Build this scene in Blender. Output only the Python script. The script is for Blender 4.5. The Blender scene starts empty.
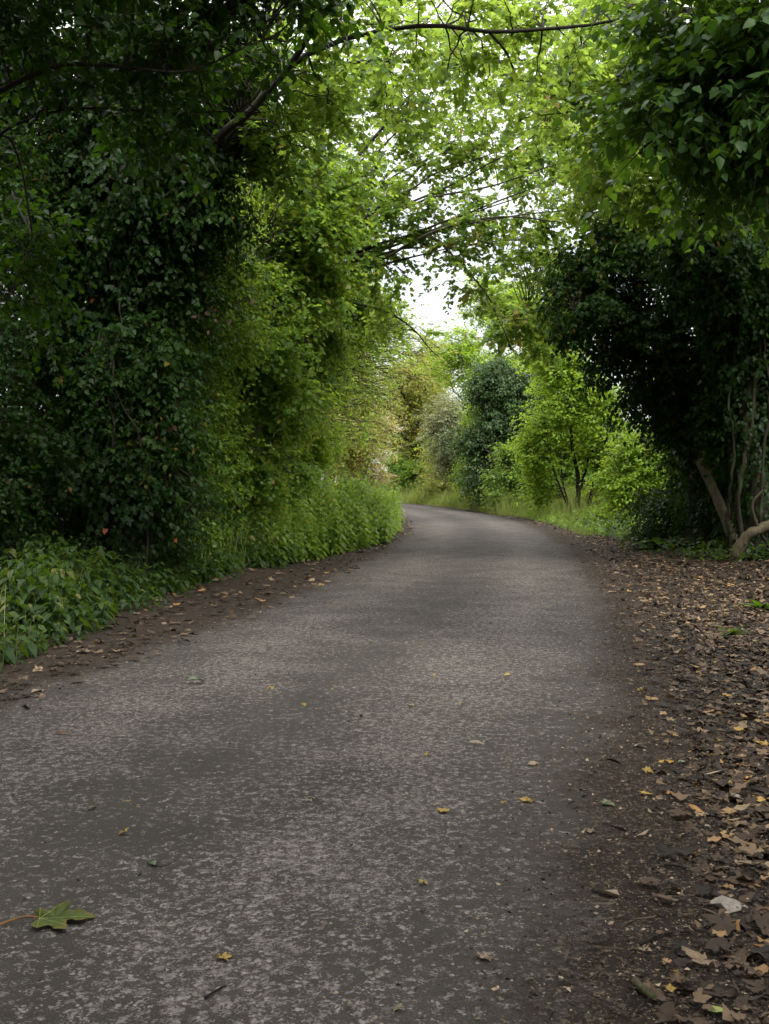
import bpy, math
import numpy as np

sc = bpy.context.scene
COL = sc.collection
R = math.radians
F = 1050.0          # focal length in pixels, horizon at row 480, eye 1.25 m above the road
EYE = 1.25


def P(px, py, d):
    return np.array([(px - 384.5) / F * d, d, EYE + (480.0 - py) / F * d])


def rng_of(seed):
    return np.random.default_rng(seed)


def nz(v):
    return v / np.maximum(np.linalg.norm(v, axis=-1, keepdims=True), 1e-9)


# ------------------------------------------------------------------ materials
def new_mat(name):
    m = bpy.data.materials.new(name)
    m.use_nodes = True
    nt = m.node_tree
    nt.nodes.clear()
    return m, nt, nt.nodes, nt.links


def ramp(nodes, stops, interp='LINEAR'):
    r = nodes.new('ShaderNodeValToRGB')
    cr = r.color_ramp
    cr.interpolation = interp
    while len(cr.elements) < len(stops):
        cr.elements.new(0.5)
    for e, (p, c) in zip(cr.elements, stops):
        e.position = p
        e.color = (c[0], c[1], c[2], 1)
    return r


def noise(nt, vec, scale, detail=4, rough=0.55, dim='3D'):
    n = nt.nodes.new('ShaderNodeTexNoise')
    n.inputs['Scale'].default_value = scale
    n.inputs['Detail'].default_value = detail
    n.inputs['Roughness'].default_value = rough
    if vec is not None:
        nt.links.new(vec, n.inputs['Vector'])
    return n


def math_node(nt, op, a, b=None, c=None, clamp=False):
    n = nt.nodes.new('ShaderNodeMath')
    n.operation = op
    n.use_clamp = clamp
    for i, v in enumerate((a, b, c)):
        if v is None:
            continue
        if isinstance(v, (int, float)):
            n.inputs[i].default_value = v
        else:
            nt.links.new(v, n.inputs[i])
    return n.outputs[0]


def mixc(nt, f, a, b, blend='MIX'):
    n = nt.nodes.new('ShaderNodeMix')
    n.data_type = 'RGBA'
    n.blend_type = blend
    for s, v in ((n.inputs[0], f), (n.inputs[6], a), (n.inputs[7], b)):
        if isinstance(v, (int, float)):
            s.default_value = v
        elif isinstance(v, tuple):
            s.default_value = (v[0], v[1], v[2], 1)
        else:
            nt.links.new(v, s)
    return n.outputs[2]


def leaf_mat(name, stops, trans=(0.34, 0.44, 0.05), fac=0.42, rough=0.5, spec=0.2):
    m, nt, N, L = new_mat(name)
    at = N.new('ShaderNodeAttribute')
    at.attribute_name = 'tint'
    cr = ramp(N, stops)
    L.new(at.outputs['Fac'], cr.inputs['Fac'])
    pr = N.new('ShaderNodeBsdfPrincipled')
    L.new(cr.outputs['Color'], pr.inputs['Base Color'])
    pr.inputs['Roughness'].default_value = rough
    pr.inputs['Specular IOR Level'].default_value = spec
    tr = N.new('ShaderNodeBsdfTranslucent')
    # light passing through a leaf keeps the leaf's own tint, only yellower
    sc_ = mixc(nt, 0.3, tuple(trans), cr.outputs['Color'])
    g = mixc(nt, 1.0, sc_, (1.0, 1.0, 0.75), 'MULTIPLY')
    L.new(g, tr.inputs['Color'])
    mx = N.new('ShaderNodeMixShader')
    mx.inputs[0].default_value = fac
    L.new(pr.outputs[0], mx.inputs[1])
    L.new(tr.outputs[0], mx.inputs[2])
    o = N.new('ShaderNodeOutputMaterial')
    L.new(mx.outputs[0], o.inputs['Surface'])
    return m


def bark_mat(name, c1, c2, c3, scale=6):
    m, nt, N, L = new_mat(name)
    tc = N.new('ShaderNodeTexCoord')
    mp = N.new('ShaderNodeMapping')
    mp.inputs['Scale'].default_value = (1, 1, 0.25)
    L.new(tc.outputs['Object'], mp.inputs['Vector'])
    n1 = noise(nt, mp.outputs[0], scale * 5, 6, 0.65)
    n2 = noise(nt, tc.outputs['Object'], scale * 0.5, 4)
    cr = ramp(N, [(0.3, c1), (0.52, c2), (0.75, c3)])
    L.new(n1.outputs['Fac'], cr.inputs['Fac'])
    moss = ramp(N, [(0.5, (0, 0, 0)), (0.68, (1, 1, 1))])
    L.new(n2.outputs['Fac'], moss.inputs['Fac'])
    f = math_node(nt, 'MULTIPLY', moss.outputs['Color'], 0.55)
    col = mixc(nt, f, cr.outputs['Color'], (0.035, 0.05, 0.012))
    pr = N.new('ShaderNodeBsdfPrincipled')
    pr.inputs['Roughness'].default_value = 0.9
    pr.inputs['Specular IOR Level'].default_value = 0.2
    L.new(col, pr.inputs['Base Color'])
    b = N.new('ShaderNodeBump')
    b.inputs['Strength'].default_value = 0.8
    b.inputs['Distance'].default_value = 0.02
    L.new(n1.outputs['Fac'], b.inputs['Height'])
    L.new(b.outputs[0], pr.inputs['Normal'])
    o = N.new('ShaderNodeOutputMaterial')
    L.new(pr.outputs[0], o.inputs['Surface'])
    return m


M = {}
M['maple'] = leaf_mat('maple_leaf', [(0, (0.024, 0.058, 0.010)), (0.45, (0.050, 0.105, 0.014)), (0.8, (0.080, 0.145, 0.018)), (0.95, (0.13, 0.16, 0.02)), (1, (0.22, 0.13, 0.025))],
                       trans=(0.40, 0.56, 0.09), fac=0.46)
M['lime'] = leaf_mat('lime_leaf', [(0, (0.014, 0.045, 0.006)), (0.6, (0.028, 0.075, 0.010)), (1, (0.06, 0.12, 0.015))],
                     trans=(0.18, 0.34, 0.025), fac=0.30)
M['hedge'] = leaf_mat('hedge_leaf', [(0, (0.032, 0.074, 0.010)), (0.4, (0.062, 0.128, 0.016)), (0.8, (0.098, 0.172, 0.022)), (0.97, (0.15, 0.18, 0.03)), (1, (0.25, 0.16, 0.03))],
                      trans=(0.44, 0.62, 0.07), fac=0.45, rough=0.42)
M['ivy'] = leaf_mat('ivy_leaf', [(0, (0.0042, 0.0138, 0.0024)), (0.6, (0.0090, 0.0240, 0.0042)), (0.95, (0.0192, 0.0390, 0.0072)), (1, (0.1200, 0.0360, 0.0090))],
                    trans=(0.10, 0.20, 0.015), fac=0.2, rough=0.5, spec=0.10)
M['evergreen'] = leaf_mat('shaded_evergreen_leaf', [(0, (0.0035, 0.0130, 0.0018)), (0.5, (0.0089, 0.0260, 0.0030)), (0.9, (0.0189, 0.0425, 0.0048)), (1, (0.0945, 0.0413, 0.0089))],
                          trans=(0.12, 0.28, 0.015), fac=0.15, rough=0.5, spec=0.10)  # evergreen leaf, also darkens the left-side crowns in place of shade
M['blue_green'] = leaf_mat('blue_green_leaf', [(0, (0.012, 0.030, 0.008)), (0.5, (0.026, 0.056, 0.016)), (1, (0.065, 0.105, 0.036))],
                           trans=(0.14, 0.24, 0.05), fac=0.25, rough=0.45, spec=0.2)
M['bright'] = leaf_mat('bright_leaf', [(0, (0.0805, 0.1552, 0.0138)), (0.5, (0.1265, 0.2185, 0.0196)), (1, (0.1955, 0.2760, 0.0287))],
                       trans=(0.42, 0.58, 0.05), fac=0.46)
M['yellow'] = leaf_mat('light_yellow_leaf', [(0, (0.11, 0.15, 0.03)), (0.5, (0.19, 0.23, 0.05)), (0.85, (0.29, 0.28, 0.08)), (1, (0.30, 0.19, 0.07))],
                       trans=(0.5, 0.52, 0.10), fac=0.42)  # far foliage lightened in colour to stand for open light
M['pale'] = leaf_mat('pale_leaf', [(0, (0.0990, 0.1260, 0.0630)), (0.5, (0.1530, 0.1800, 0.0990)), (1, (0.2250, 0.2250, 0.1440))],
                     trans=(0.4, 0.42, 0.18), fac=0.35, rough=0.6)  # paleness also stands in for haze at the far end
M['russet'] = leaf_mat('russet_leaf', [(0, (0.17, 0.14, 0.07)), (0.5, (0.28, 0.19, 0.11)), (1, (0.34, 0.26, 0.16))],
                       trans=(0.45, 0.35, 0.15), fac=0.35, rough=0.6)
M['nettle'] = leaf_mat('nettle_leaf', [(0, (0.007, 0.019, 0.004)), (0.5, (0.015, 0.036, 0.006)), (0.9, (0.032, 0.056, 0.009)), (1, (0.08, 0.08, 0.016))],
                       trans=(0.16, 0.28, 0.02), fac=0.28, rough=0.5)
M['meadow'] = leaf_mat('meadow_leaf', [(0, (0.040, 0.085, 0.012)), (0.5, (0.072, 0.130, 0.018)), (0.9, (0.115, 0.175, 0.028)), (1, (0.19, 0.19, 0.05))],
                       trans=(0.36, 0.52, 0.06), fac=0.4)  # lighter leaf colour, brightens the verge bank farther on
M['grass'] = leaf_mat('grass_blade', [(0, (0.045, 0.085, 0.015)), (0.5, (0.10, 0.15, 0.03)), (0.8, (0.20, 0.20, 0.07)), (1, (0.32, 0.27, 0.13))],
                      trans=(0.35, 0.42, 0.09), fac=0.35, rough=0.6)
M['stalk'] = leaf_mat('green_stalk', [(0, (0.03, 0.05, 0.012)), (1, (0.08, 0.09, 0.03))], fac=0.1)
M['vine'] = bark_mat('vine_bark', (0.005, 0.004, 0.003), (0.011, 0.0085, 0.006), (0.022, 0.0175, 0.012), 5)
M['bark'] = bark_mat('grey_bark', (0.020, 0.016, 0.012), (0.048, 0.040, 0.030), (0.09, 0.076, 0.058))
M['dark_bark'] = bark_mat('dark_bark', (0.006, 0.005, 0.0035), (0.014, 0.011, 0.008), (0.030, 0.025, 0.018))
M['post_wood'] = bark_mat('post_wood', (0.035, 0.029, 0.017), (0.075, 0.062, 0.037), (0.12, 0.10, 0.062), 5)
M['dead_wood'] = bark_mat('dead_wood', (0.015, 0.012, 0.007), (0.034, 0.027, 0.016), (0.060, 0.049, 0.030), 5)


def litter_mat(name, stops, interp='LINEAR', rough=0.75, fac=0.15):
    m, nt, N, L = new_mat(name)
    at = N.new('ShaderNodeAttribute')
    at.attribute_name = 'tint'
    cr = ramp(N, stops, interp)
    L.new(at.outputs['Fac'], cr.inputs['Fac'])
    tc = N.new('ShaderNodeTexCoord')
    n = noise(nt, tc.outputs['Object'], 60, 3)
    v = math_node(nt, 'MULTIPLY_ADD', n.outputs['Fac'], 0.9, 0.5)
    hv = N.new('ShaderNodeHueSaturation')
    L.new(cr.outputs['Color'], hv.inputs['Color'])
    L.new(v, hv.inputs['Value'])
    pr = N.new('ShaderNodeBsdfPrincipled')
    pr.inputs['Roughness'].default_value = rough
    pr.inputs['Specular IOR Level'].default_value = 0.3
    L.new(hv.outputs[0], pr.inputs['Base Color'])
    tr = N.new('ShaderNodeBsdfTranslucent')
    L.new(hv.outputs[0], tr.inputs['Color'])
    mx = N.new('ShaderNodeMixShader')
    mx.inputs[0].default_value = fac
    L.new(pr.outputs[0], mx.inputs[1])
    L.new(tr.outputs[0], mx.inputs[2])
    o = N.new('ShaderNodeOutputMaterial')
    L.new(mx.outputs[0], o.inputs['Surface'])
    return m


M['litter'] = litter_mat('dead_leaf_mix', [(0, (0.0069, 0.0043, 0.0026)), (0.33, (0.0206, 0.0125, 0.0069)), (0.58, (0.0516, 0.0318, 0.0172)), (0.78, (0.1118, 0.0731, 0.0404)), (0.93, (0.1892, 0.1376, 0.0860)), (0.97, (0.2236, 0.1118, 0.0258)), (1, (0.2494, 0.1548, 0.0344))])
M['crumb'] = litter_mat('soil_crumb', [(0, (0.0108, 0.0072, 0.0054)), (0.55, (0.0315, 0.0216, 0.0144)), (0.8, (0.0900, 0.0648, 0.0405)), (1, (0.2340, 0.1800, 0.1170))], fac=0.0)
M['dead_yellow'] = litter_mat('dead_leaf_yellow', [(0, (0.1951, 0.1262, 0.0287)), (1, (0.2869, 0.2065, 0.0574))])
M['dead_orange'] = litter_mat('dead_leaf_orange', [(0, (0.1913, 0.0829, 0.0191)), (1, (0.2932, 0.1466, 0.0319))])
M['dead_brown'] = litter_mat('dead_leaf_brown', [(0, (0.0351, 0.0217, 0.0127)), (1, (0.1148, 0.0701, 0.0382))])
M['dead_tan'] = litter_mat('dead_leaf_tan', [(0, (0.1403, 0.1020, 0.0638)), (1, (0.2295, 0.1785, 0.1211))])
M['dead_grey'] = litter_mat('dead_leaf_grey', [(0, (0.1403, 0.1211, 0.1020)), (1, (0.2040, 0.1785, 0.1530))])
M['dead_green'] = litter_mat('dead_leaf_green', [(0, (0.0638, 0.0956, 0.0510)), (1, (0.1275, 0.1658, 0.0956))])
M['lime_green'] = litter_mat('dead_leaf_lime', [(0, (0.1594, 0.2040, 0.0446)), (1, (0.2231, 0.2677, 0.0765))])


# ------------------------------------------------------------------ mesh helpers
def build(name, verts, faces, mat, parent=None, tint=None, smooth=False, uv=None):
    """verts (n,3), faces a list of (m,k) index arrays -> ONE mesh object"""
    me = bpy.data.meshes.new(name)
    verts = np.ascontiguousarray(verts, dtype=np.float32)
    faces = [f for f in faces if len(f)]
    me.vertices.add(len(verts))
    me.vertices.foreach_set('co', verts.ravel())
    loops = np.concatenate([f.ravel() for f in faces]).astype(np.int32)
    starts, s = [], 0
    for f in faces:
        starts.append(s + np.arange(len(f)) * f.shape[1])
        s += f.size
    starts = np.concatenate(starts).astype(np.int32)
    me.loops.add(len(loops))
    me.loops.foreach_set('vertex_index', loops)
    me.polygons.add(len(starts))
    me.polygons.foreach_set('loop_start', starts)
    if smooth:
        me.polygons.foreach_set('use_smooth', np.ones(len(starts), dtype=bool))
    if tint is not None:
        a = me.attributes.new('tint', 'FLOAT', 'POINT')
        a.data.foreach_set('value', np.ascontiguousarray(tint, dtype=np.float32))
    if uv is not None:
        u = me.uv_layers.new(name='uv')
        u.data.foreach_set('uv', np.ascontiguousarray(uv[loops], dtype=np.float32).ravel())
    me.update(calc_edges=True)
    if mat is not None:
        me.materials.append(mat)
    o = bpy.data.objects.new(name, me)
    COL.objects.link(o)
    if parent is not None:
        o.parent = parent
    return o


def tag(o, label=None, cat=None, group=None, kind=None):
    if label:
        o['label'] = label
    if cat:
        o['category'] = cat
    if group:
        o['group'] = group
    if kind:
        o['kind'] = kind
    return o


def empty(name, loc, label, cat, group=None):
    o = bpy.data.objects.new(name, None)
    o.empty_display_size = 0.2
    COL.objects.link(o)
    o.location = [float(v) for v in loc]
    return tag(o, label, cat, group)


def copy_thing(root, loc, rz=0.0, s=1.0, label=None, group=None):
    r = root.copy()
    COL.objects.link(r)
    r.location = [float(v) for v in loc]
    r.rotation_euler = (0, 0, rz)
    r.scale = (s, s, s)
    if label:
        r['label'] = label
    if group:
        r['group'] = group
    for ch in root.children:
        c = ch.copy()
        COL.objects.link(c)
        c.parent = r
        for g in ch.children:
            d = g.copy()
            COL.objects.link(d)
            d.parent = c
    return r


def tubes(paths, radii, sides=5, rough=0.0, rng=None):
    """paths (N,K,3), radii (N,K) -> verts, [quads]"""
    paths = np.asarray(paths, float)
    radii = np.asarray(radii, float)
    if paths.ndim == 2:
        paths, radii = paths[None], radii[None]
    n, k, _ = paths.shape
    t = nz(np.gradient(paths, axis=1))
    mt = nz(t.mean(axis=1))
    ref = np.where((np.abs(mt[:, 2]) > 0.75)[:, None], np.array([1.0, 0.13, 0.0]), np.array([0.0, 0.1, 1.0]))
    u = nz(np.cross(t, ref[:, None, :]))
    v = np.cross(t, u)
    a = np.arange(sides) * 2 * math.pi / sides
    rad = np.repeat(radii[:, :, None], sides, axis=2)
    if rough and rng is not None:
        lump = rng.normal(0, 1, (n, k, sides))
        lump = (lump + np.roll(lump, 1, 2) + np.roll(lump, -1, 2)) / 1.8
        rad = rad * (1 + rough * lump)
    V = paths[:, :, None, :] + rad[..., None] * (np.cos(a)[None, None, :, None] * u[:, :, None, :] + np.sin(a)[None, None, :, None] * v[:, :, None, :])
    idx = np.arange(n * k * sides).reshape(n, k, sides)
    nx = np.roll(idx, -1, axis=2)
    q = np.stack([idx[:, :-1], nx[:, :-1], nx[:, 1:], idx[:, 1:]], axis=-1).reshape(-1, 4)
    return V.reshape(-1, 3), [q]


def smooth_path(pts, n=24):
    """Catmull-Rom through control points, n samples"""
    p = np.asarray(pts, float)
    if len(p) < 3:
        t = np.linspace(0, 1, n)[:, None]
        return p[0] + (p[-1] - p[0]) * t
    q = np.vstack([2 * p[0] - p[1], p, 2 * p[-1] - p[-2]])
    s = np.linspace(0, len(p) - 1 - 1e-9, n)
    i = s.astype(int)
    f = (s - i)[:, None]
    a, b, c, d = q[i], q[i + 1], q[i + 2], q[i + 3]
    return 0.5 * ((2 * b) + (c - a) * f + (2 * a - 5 * b + 4 * c - d) * f ** 2 + (3 * b - a - 3 * c + d) * f ** 3)


# leaf templates: length along x from the stalk, unit length; (verts, tris)
def tmpl_diamond(w=0.62):
    v = np.array([[0, 0, 0], [0.45, w / 2, 0.08], [1, 0, -0.06], [0.45, -w / 2, 0.08]])
    return v, np.array([[0, 2, 1], [0, 3, 2]])


def tmpl_ovate(w=0.62, droop=0.15):
    xs = np.array([0, 0.28, 0.62, 1.0])
    hw = np.array([0, 0.5, 0.36, 0]) * w
    mid = np.stack([xs, 0 * xs, -droop * xs ** 2], 1)
    lf = np.stack([xs, hw, -droop * xs ** 2 + 0.22 * hw], 1)[1:3]
    rt = lf * [1, -1, 1]
    v = np.vstack([mid, lf, rt])     # 0..3 mid, 4,5 left, 6,7 right
    t = [[0, 1, 4], [1, 2, 5], [1, 5, 4], [2, 3, 5], [0, 6, 1], [1, 7, 2], [1, 6, 7], [2, 7, 3]]
    return v, np.array(t)


def tmpl_lobed(outline, cx, bend=0.12, cup=0.10):
    """outline: half outline (x,y>=0) from stalk to tip; fan from (cx,0)"""
    o = np.array(outline, float)
    full = np.vstack([o, (o[1:-1] * [1, -1])[::-1]])
    v = np.vstack([[cx, 0], full])
    z = -bend * v[:, 0] ** 2 + cup * np.abs(v[:, 1]) - 0.10 * v[:, 1] ** 2
    z[0] -= 0.02
    v = np.column_stack([v, z])
    n = len(full)
    t = [[0, 1 + (i + 1) % n, 1 + i] for i in range(n)]
    return v, np.array(t)


MAPLE = tmpl_lobed([(0, 0), (-0.06, 0.22), (-0.02, 0.40), (0.18, 0.32), (0.36, 0.56), (0.52, 0.50), (0.55, 0.22), (0.72, 0.26), (1, 0)], 0.3)
MAPLE_FINE = tmpl_lobed([(0, 0), (-0.05, 0.12), (-0.10, 0.26), (-0.06, 0.34), (0.02, 0.42), (0.10, 0.35), (0.20, 0.30), (0.27, 0.38), (0.30, 0.50), (0.40, 0.54), (0.50, 0.60), (0.54, 0.48),
                         (0.50, 0.36), (0.50, 0.22), (0.58, 0.19), (0.66, 0.26), (0.76, 0.23), (0.82, 0.14), (0.92, 0.08), (1, 0)], 0.3)
IVY = tmpl_lobed([(0, 0), (-0.08, 0.22), (0.06, 0.44), (0.30, 0.26), (0.48, 0.42), (0.62, 0.18), (1, 0)], 0.28, 0.1, 0.12)
OVATE = tmpl_ovate(0.66)
NETTLE = tmpl_ovate(0.52, 0.3)
DIAMOND = tmpl_diamond()
NARROW = tmpl_diamond(0.34)


def leaves(tm, pos, d, nrm, size, tint):
    tv, tf = tm
    x = nz(d)
    n = nz(nrm - (nrm * x).sum(1, keepdims=True) * x)
    y = np.cross(n, x)
    s = size[:, None, None]
    V = pos[:, None, :] + s * (tv[None, :, 0:1] * x[:, None, :] + tv[None, :, 1:2] * y[:, None, :] + tv[None, :, 2:3] * n[:, None, :])
    k = len(tv)
    Fc = (tf[None] + (np.arange(len(pos)) * k)[:, None, None]).reshape(-1, 3)
    return V.reshape(-1, 3), Fc, np.repeat(tint, k)


class Bag:
    """collects pieces of one mesh"""
    def __init__(self):
        self.v, self.f, self.t, self.n = [], {}, [], 0

    def add(self, v, faces, tint=None):
        for f in (faces if isinstance(faces, list) else [faces]):
            self.f.setdefault(f.shape[1], []).append(f + self.n)
        self.v.append(v)
        self.t.append(np.full(len(v), 0.5) if tint is None else tint)
        self.n += len(v)

    def build(self, name, mat, parent=None, off=None, smooth=False):
        if not self.v:
            return None
        v = np.concatenate(self.v)
        if off is not None:
            v = v - np.asarray(off)
        return build(name, v, [np.concatenate(x) for x in self.f.values()], mat, parent, np.concatenate(self.t), smooth)


def rand_dirs(rng, n):
    return nz(rng.normal(0, 1, (n, 3)))


def spray(rng, S, blobs, tw):
    """Branches from stem samples S (m,3) to targets spread through the blobs, then twigs, then leaves.
    Returns (branch paths, branch radii, twig paths, leaf arrays)."""
    T, tone = [], []
    for b in blobs:
        cx, cy, cz, rx, ry, rz, n = b[:7]
        d = rand_dirs(rng, n)
        r = rng.random(n) ** (1 / tw.get('fill', 2.4))
        T.append(np.array([cx, cy, cz]) + d * r[:, None] * np.array([rx, ry, rz]))
        tone.append(np.full(n, b[7] if len(b) > 7 else 0.0))
    T = np.concatenate(T)
    tone = np.concatenate(tone)
    T[:, 2] = np.maximum(T[:, 2], tw.get('zmin', 0.25))
    D = np.linalg.norm(T[:, None, :] - S[None], axis=2) + 0.7 * np.maximum(0, S[None, :, 2] - T[:, None, 2]) + rng.random((len(T), len(S))) * tw.get('jit', 0.35)
    A = S[np.argmin(D, axis=1)]
    n = len(T)
    ln = np.linalg.norm(T - A, axis=1)
    side = rng.normal(0, 1, (n, 3)) * 0.13 * ln[:, None]
    lift = np.zeros((n, 3))
    lift[:, 2] = tw.get('lift', 0.16) * ln
    C = (A + T) / 2 + side + lift
    K = 8
    t = np.linspace(0, 1, K)[None, :, None]
    br = (1 - t) ** 2 * A[:, None] + 2 * t * (1 - t) * C[:, None] + t ** 2 * T[:, None]
    br[:, 1:-1] += rng.normal(0, 0.02, (n, K - 2, 3)) * ln[:, None, None]
    r0 = 0.005 + 0.0055 * ln
    rad = r0[:, None] * np.linspace(1, 0.28, K)[None]
    # twigs
    nt_ = tw['twigs']
    N = n * nt_
    pi = np.repeat(np.arange(n), nt_)
    tp = (tw.get('t0', 0.35) + (1 - tw.get('t0', 0.35)) * rng.random(N)) * (K - 1.001)
    i = tp.astype(int)
    f = (tp - i)[:, None]
    p0 = br[pi, i] * (1 - f) + br[pi, i + 1] * f
    tg = nz(br[pi, i + 1] - br[pi, i])
    pr = rand_dirs(rng, N)
    pr[:, 2] *= tw.get('flat', 0.5)
    pr = nz(pr - (pr * tg).sum(1, keepdims=True) * tg)
    ang = R(30) + R(40) * rng.random(N)
    dr = nz(tg * np.cos(ang)[:, None] + pr * np.sin(ang)[:, None])
    L_ = tw['len'] * (0.5 + rng.random(N))
    k2 = 4
    s = np.linspace(0, 1, k2)[None, :, None]
    g = np.array([0, 0, -1.0]) * tw.get('droop', 0.25)
    twp = p0[:, None] + L_[:, None, None] * (dr[:, None] * s + g * s ** 2 * 0.6) + rng.normal(0, 0.03, (N, k2, 3)) * s * L_[:, None, None]
    # leaves
    nl = tw['leaves']
    Q = N * nl
    qi = np.repeat(np.arange(N), nl)
    tq = np.tile(np.linspace(0.18, 1.0, nl), N) * (k2 - 1.001)
    j = tq.astype(int)
    f = (tq - j)[:, None]
    lp = twp[qi, j] * (1 - f) + twp[qi, j + 1] * f
    ltg = nz(twp[qi, j + 1] - twp[qi, j])
    up = np.array([0, 0, 1.0])
    lat = nz(np.cross(ltg, up) + 1e-4)
    sg = np.where(np.tile(np.arange(nl), N) % 2 == 0, 1.0, -1.0)[:, None]
    ld = nz(ltg * 0.55 + lat * sg * 0.8 + rng.normal(0, 0.3, (Q, 3)) + np.array([0, 0, -tw.get('hang', 0.25)]))
    out = nz(lp - T.mean(0))
    out[:, 2] *= 0.3
    ln_ = nz(up * tw.get('up', 1.0) + out * tw.get('out', 0.2) + rng.normal(0, tw.get('tilt', 0.38), (Q, 3)))
    sz = tw['size'] * (0.65 + 0.6 * rng.random(Q))
    lp = lp + ld * 0.25 * sz[:, None]
    bt = np.clip(rng.normal(0.0, 0.17, n) + tone, -0.6, 0.6)
    tint = np.clip(0.42 + bt[pi][qi] + rng.normal(0, 0.16, Q), 0, 0.985)
    odd = rng.random(Q) < tw.get('odd', 0.006)
    tint[odd] = 1.0
    keep = rng.random(Q) > 0.08
    return br, rad, twp, 0.0016 + 0.003 * L_, (lp[keep], ld[keep], ln_[keep], sz[keep], tint[keep])


CLOSE = {}


def tree(name, label, cat, base, stems, blobs, tw, tm, leaf, bark='bark', seed=1, group=None, ivy=None, main='trunk', crown='crown', vines=None, extra=None):
    """stems: list of (control points world, r0, r1[, part name]); the first is the trunk"""
    rng = rng_of(seed)
    base = np.asarray(base, float)
    root = empty(name, base, label, cat, group)
    S = []
    for k, st in enumerate(stems):
        pts, r0, r1 = st[0], st[1], st[2]
        pname = st[3] if len(st) > 3 else (main if k == 0 else 'limb')
        path = smooth_path(pts, 26)
        wob = rng.normal(0, 1, (26, 3))
        for _ in range(3):
            wob = (wob + np.roll(wob, 1, 0) + np.roll(wob, -1, 0)) / 3
        amp = min(0.35 * r0 + 0.03, 0.12)
        wob[0] = 0
        path = path + wob * amp
        t = np.linspace(0, 1, 26)
        rad = r0 + (r1 - r0) * t ** 0.8
        if k == 0 or pname == 'stem':
            rad = rad * (1 + 0.45 * np.exp(-t * 18))     # flare at the foot
        v, f = tubes(path, rad, 12 if r0 > 0.06 else 7, 0.07, rng)
        b = Bag()
        b.add(v, f)
        b.build(pname, M[bark], root, base, True)
        lo = 2 if k else 5
        S.append(path[lo:])
    S = np.concatenate(S)
    if blobs:
        br, rad, twp, twr, lv = spray(rng, S, blobs, tw)
        b = Bag()
        v, f = tubes(br, rad, 5)
        b.add(v, f)
        v, f = tubes(twp, twr[:, None] * np.linspace(1, 0.4, 4)[None], 3)
        b.add(v, f)
        b.build('twigs', M[bark], root, base, True)
        b = Bag()
        v, f, t = leaves(tm, *lv)
        b.add(v, f, t)
        o = b.build(crown, M[leaf], root, base)
    if extra:
        xb, xtw, xtm, xleaf, xname = extra
        br, rad, twp, twr, lv = spray(rng, S, xb, xtw)
        b = Bag()
        v, f = tubes(br, rad, 5)
        b.add(v, f)
        v, f = tubes(twp, twr[:, None] * np.linspace(1, 0.4, 4)[None], 3)
        b.add(v, f)
        b.build('twigs', M[bark], root, base, True)
        b = Bag()
        v, f, t = leaves(xtm, *lv)
        b.add(v, f, t)
        b.build(xname, M[xleaf], root, base)
    if ivy:
        b = Bag()
        for (pts, rr0, rr1, n, size) in ivy:
            path = smooth_path(pts, 40)
            tt = rng.random(n)
            i = np.minimum((tt * 39).astype(int), 38)
            f = (tt * 39 - i)[:, None]
            c = path[i] * (1 - f) + path[i + 1] * f
            tg = nz(path[i + 1] - path[i])
            d = rand_dirs(rng, n)
            d = nz(d - (d * tg).sum(1, keepdims=True) * tg)
            ang = np.arctan2(d[:, 1], d[:, 0])
            lump = 1 + 0.30 * np.sin(3 * ang + 5 * tt) + 0.28 * np.sin(9.0 * tt * 3 + 2 * ang) + 0.18 * np.sin(61 * tt - 5 * ang)
            rr = (rr0 + (rr1 - rr0) * tt) * lump * (0.62 + 0.5 * rng.random(n) ** 0.6)
            pos = c + d * rr[:, None]
            ld = nz(np.array([0, 0, -1.0]) + d * 0.35 + rng.normal(0, 0.4, (n, 3)))
            nr = nz(d + np.array([0, 0, 0.45]) + rng.normal(0, 0.35, (n, 3)))
            ti = np.clip(0.35 + 0.25 * np.sin(7 * tt + 2 * ang) * rng.random(n) + rng.normal(0, 0.18, n), 0, 0.95)
            ti[rng.random(n) < 0.003] = 1.0
            v, f, t = leaves(IVY, pos, ld, nr, size * (0.6 + 0.7 * rng.random(n)), ti)
            b.add(v, f, t)
        b.build('ivy', M['ivy'], root, base)
    if vines:
        for (pts, r) in vines:
            path = smooth_path(pts, 30)
            wob = np.cumsum(rng.normal(0, .022, (30, 3)), 0) * [1, 1, .3]
            path = path + wob - np.linspace(0, 1, 30)[:, None] * wob[-1]
            v, f = tubes(path, np.linspace(r, r * 0.6, 30) * (1 + .15 * rng.normal(0, 1, 30)), 6, 0.1, rng)
            b = Bag()
            b.add(v, f)
            b.build('vine_stem', M['vine'], root, base, True)
    return root


# ------------------------------------------------------------------ road course
_cy = np.array([-30, -15, -5, 0, 2.4, 5.7, 8.4, 12, 18.5, 24, 30, 38, 44, 50.5, 58, 66, 76, 90, 110])
_cx = np.array([-9.5, -5.5, -3.05, -1.82, -1.24, -0.42, 0.22, 0.86, 1.68, 2.15, 2.38, 1.98, 1.38, 0.35, -1.5, -4.3, -8.8, -16, -28])
_yy = np.linspace(-30, 110, 561)
_xx = np.interp(_yy, _cy, _cx)
for _ in range(60):
    _xx[1:-1] = (_xx[:-2] + 2 * _xx[1:-1] + _xx[2:]) / 4


def road_x(y):
    return np.interp(y, _yy, _xx)


HALF = 1.68


def smoothstep(a, b, x):
    t = np.clip((x - a) / (b - a), 0, 1)
    return t * t * (3 - 2 * t)


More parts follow.
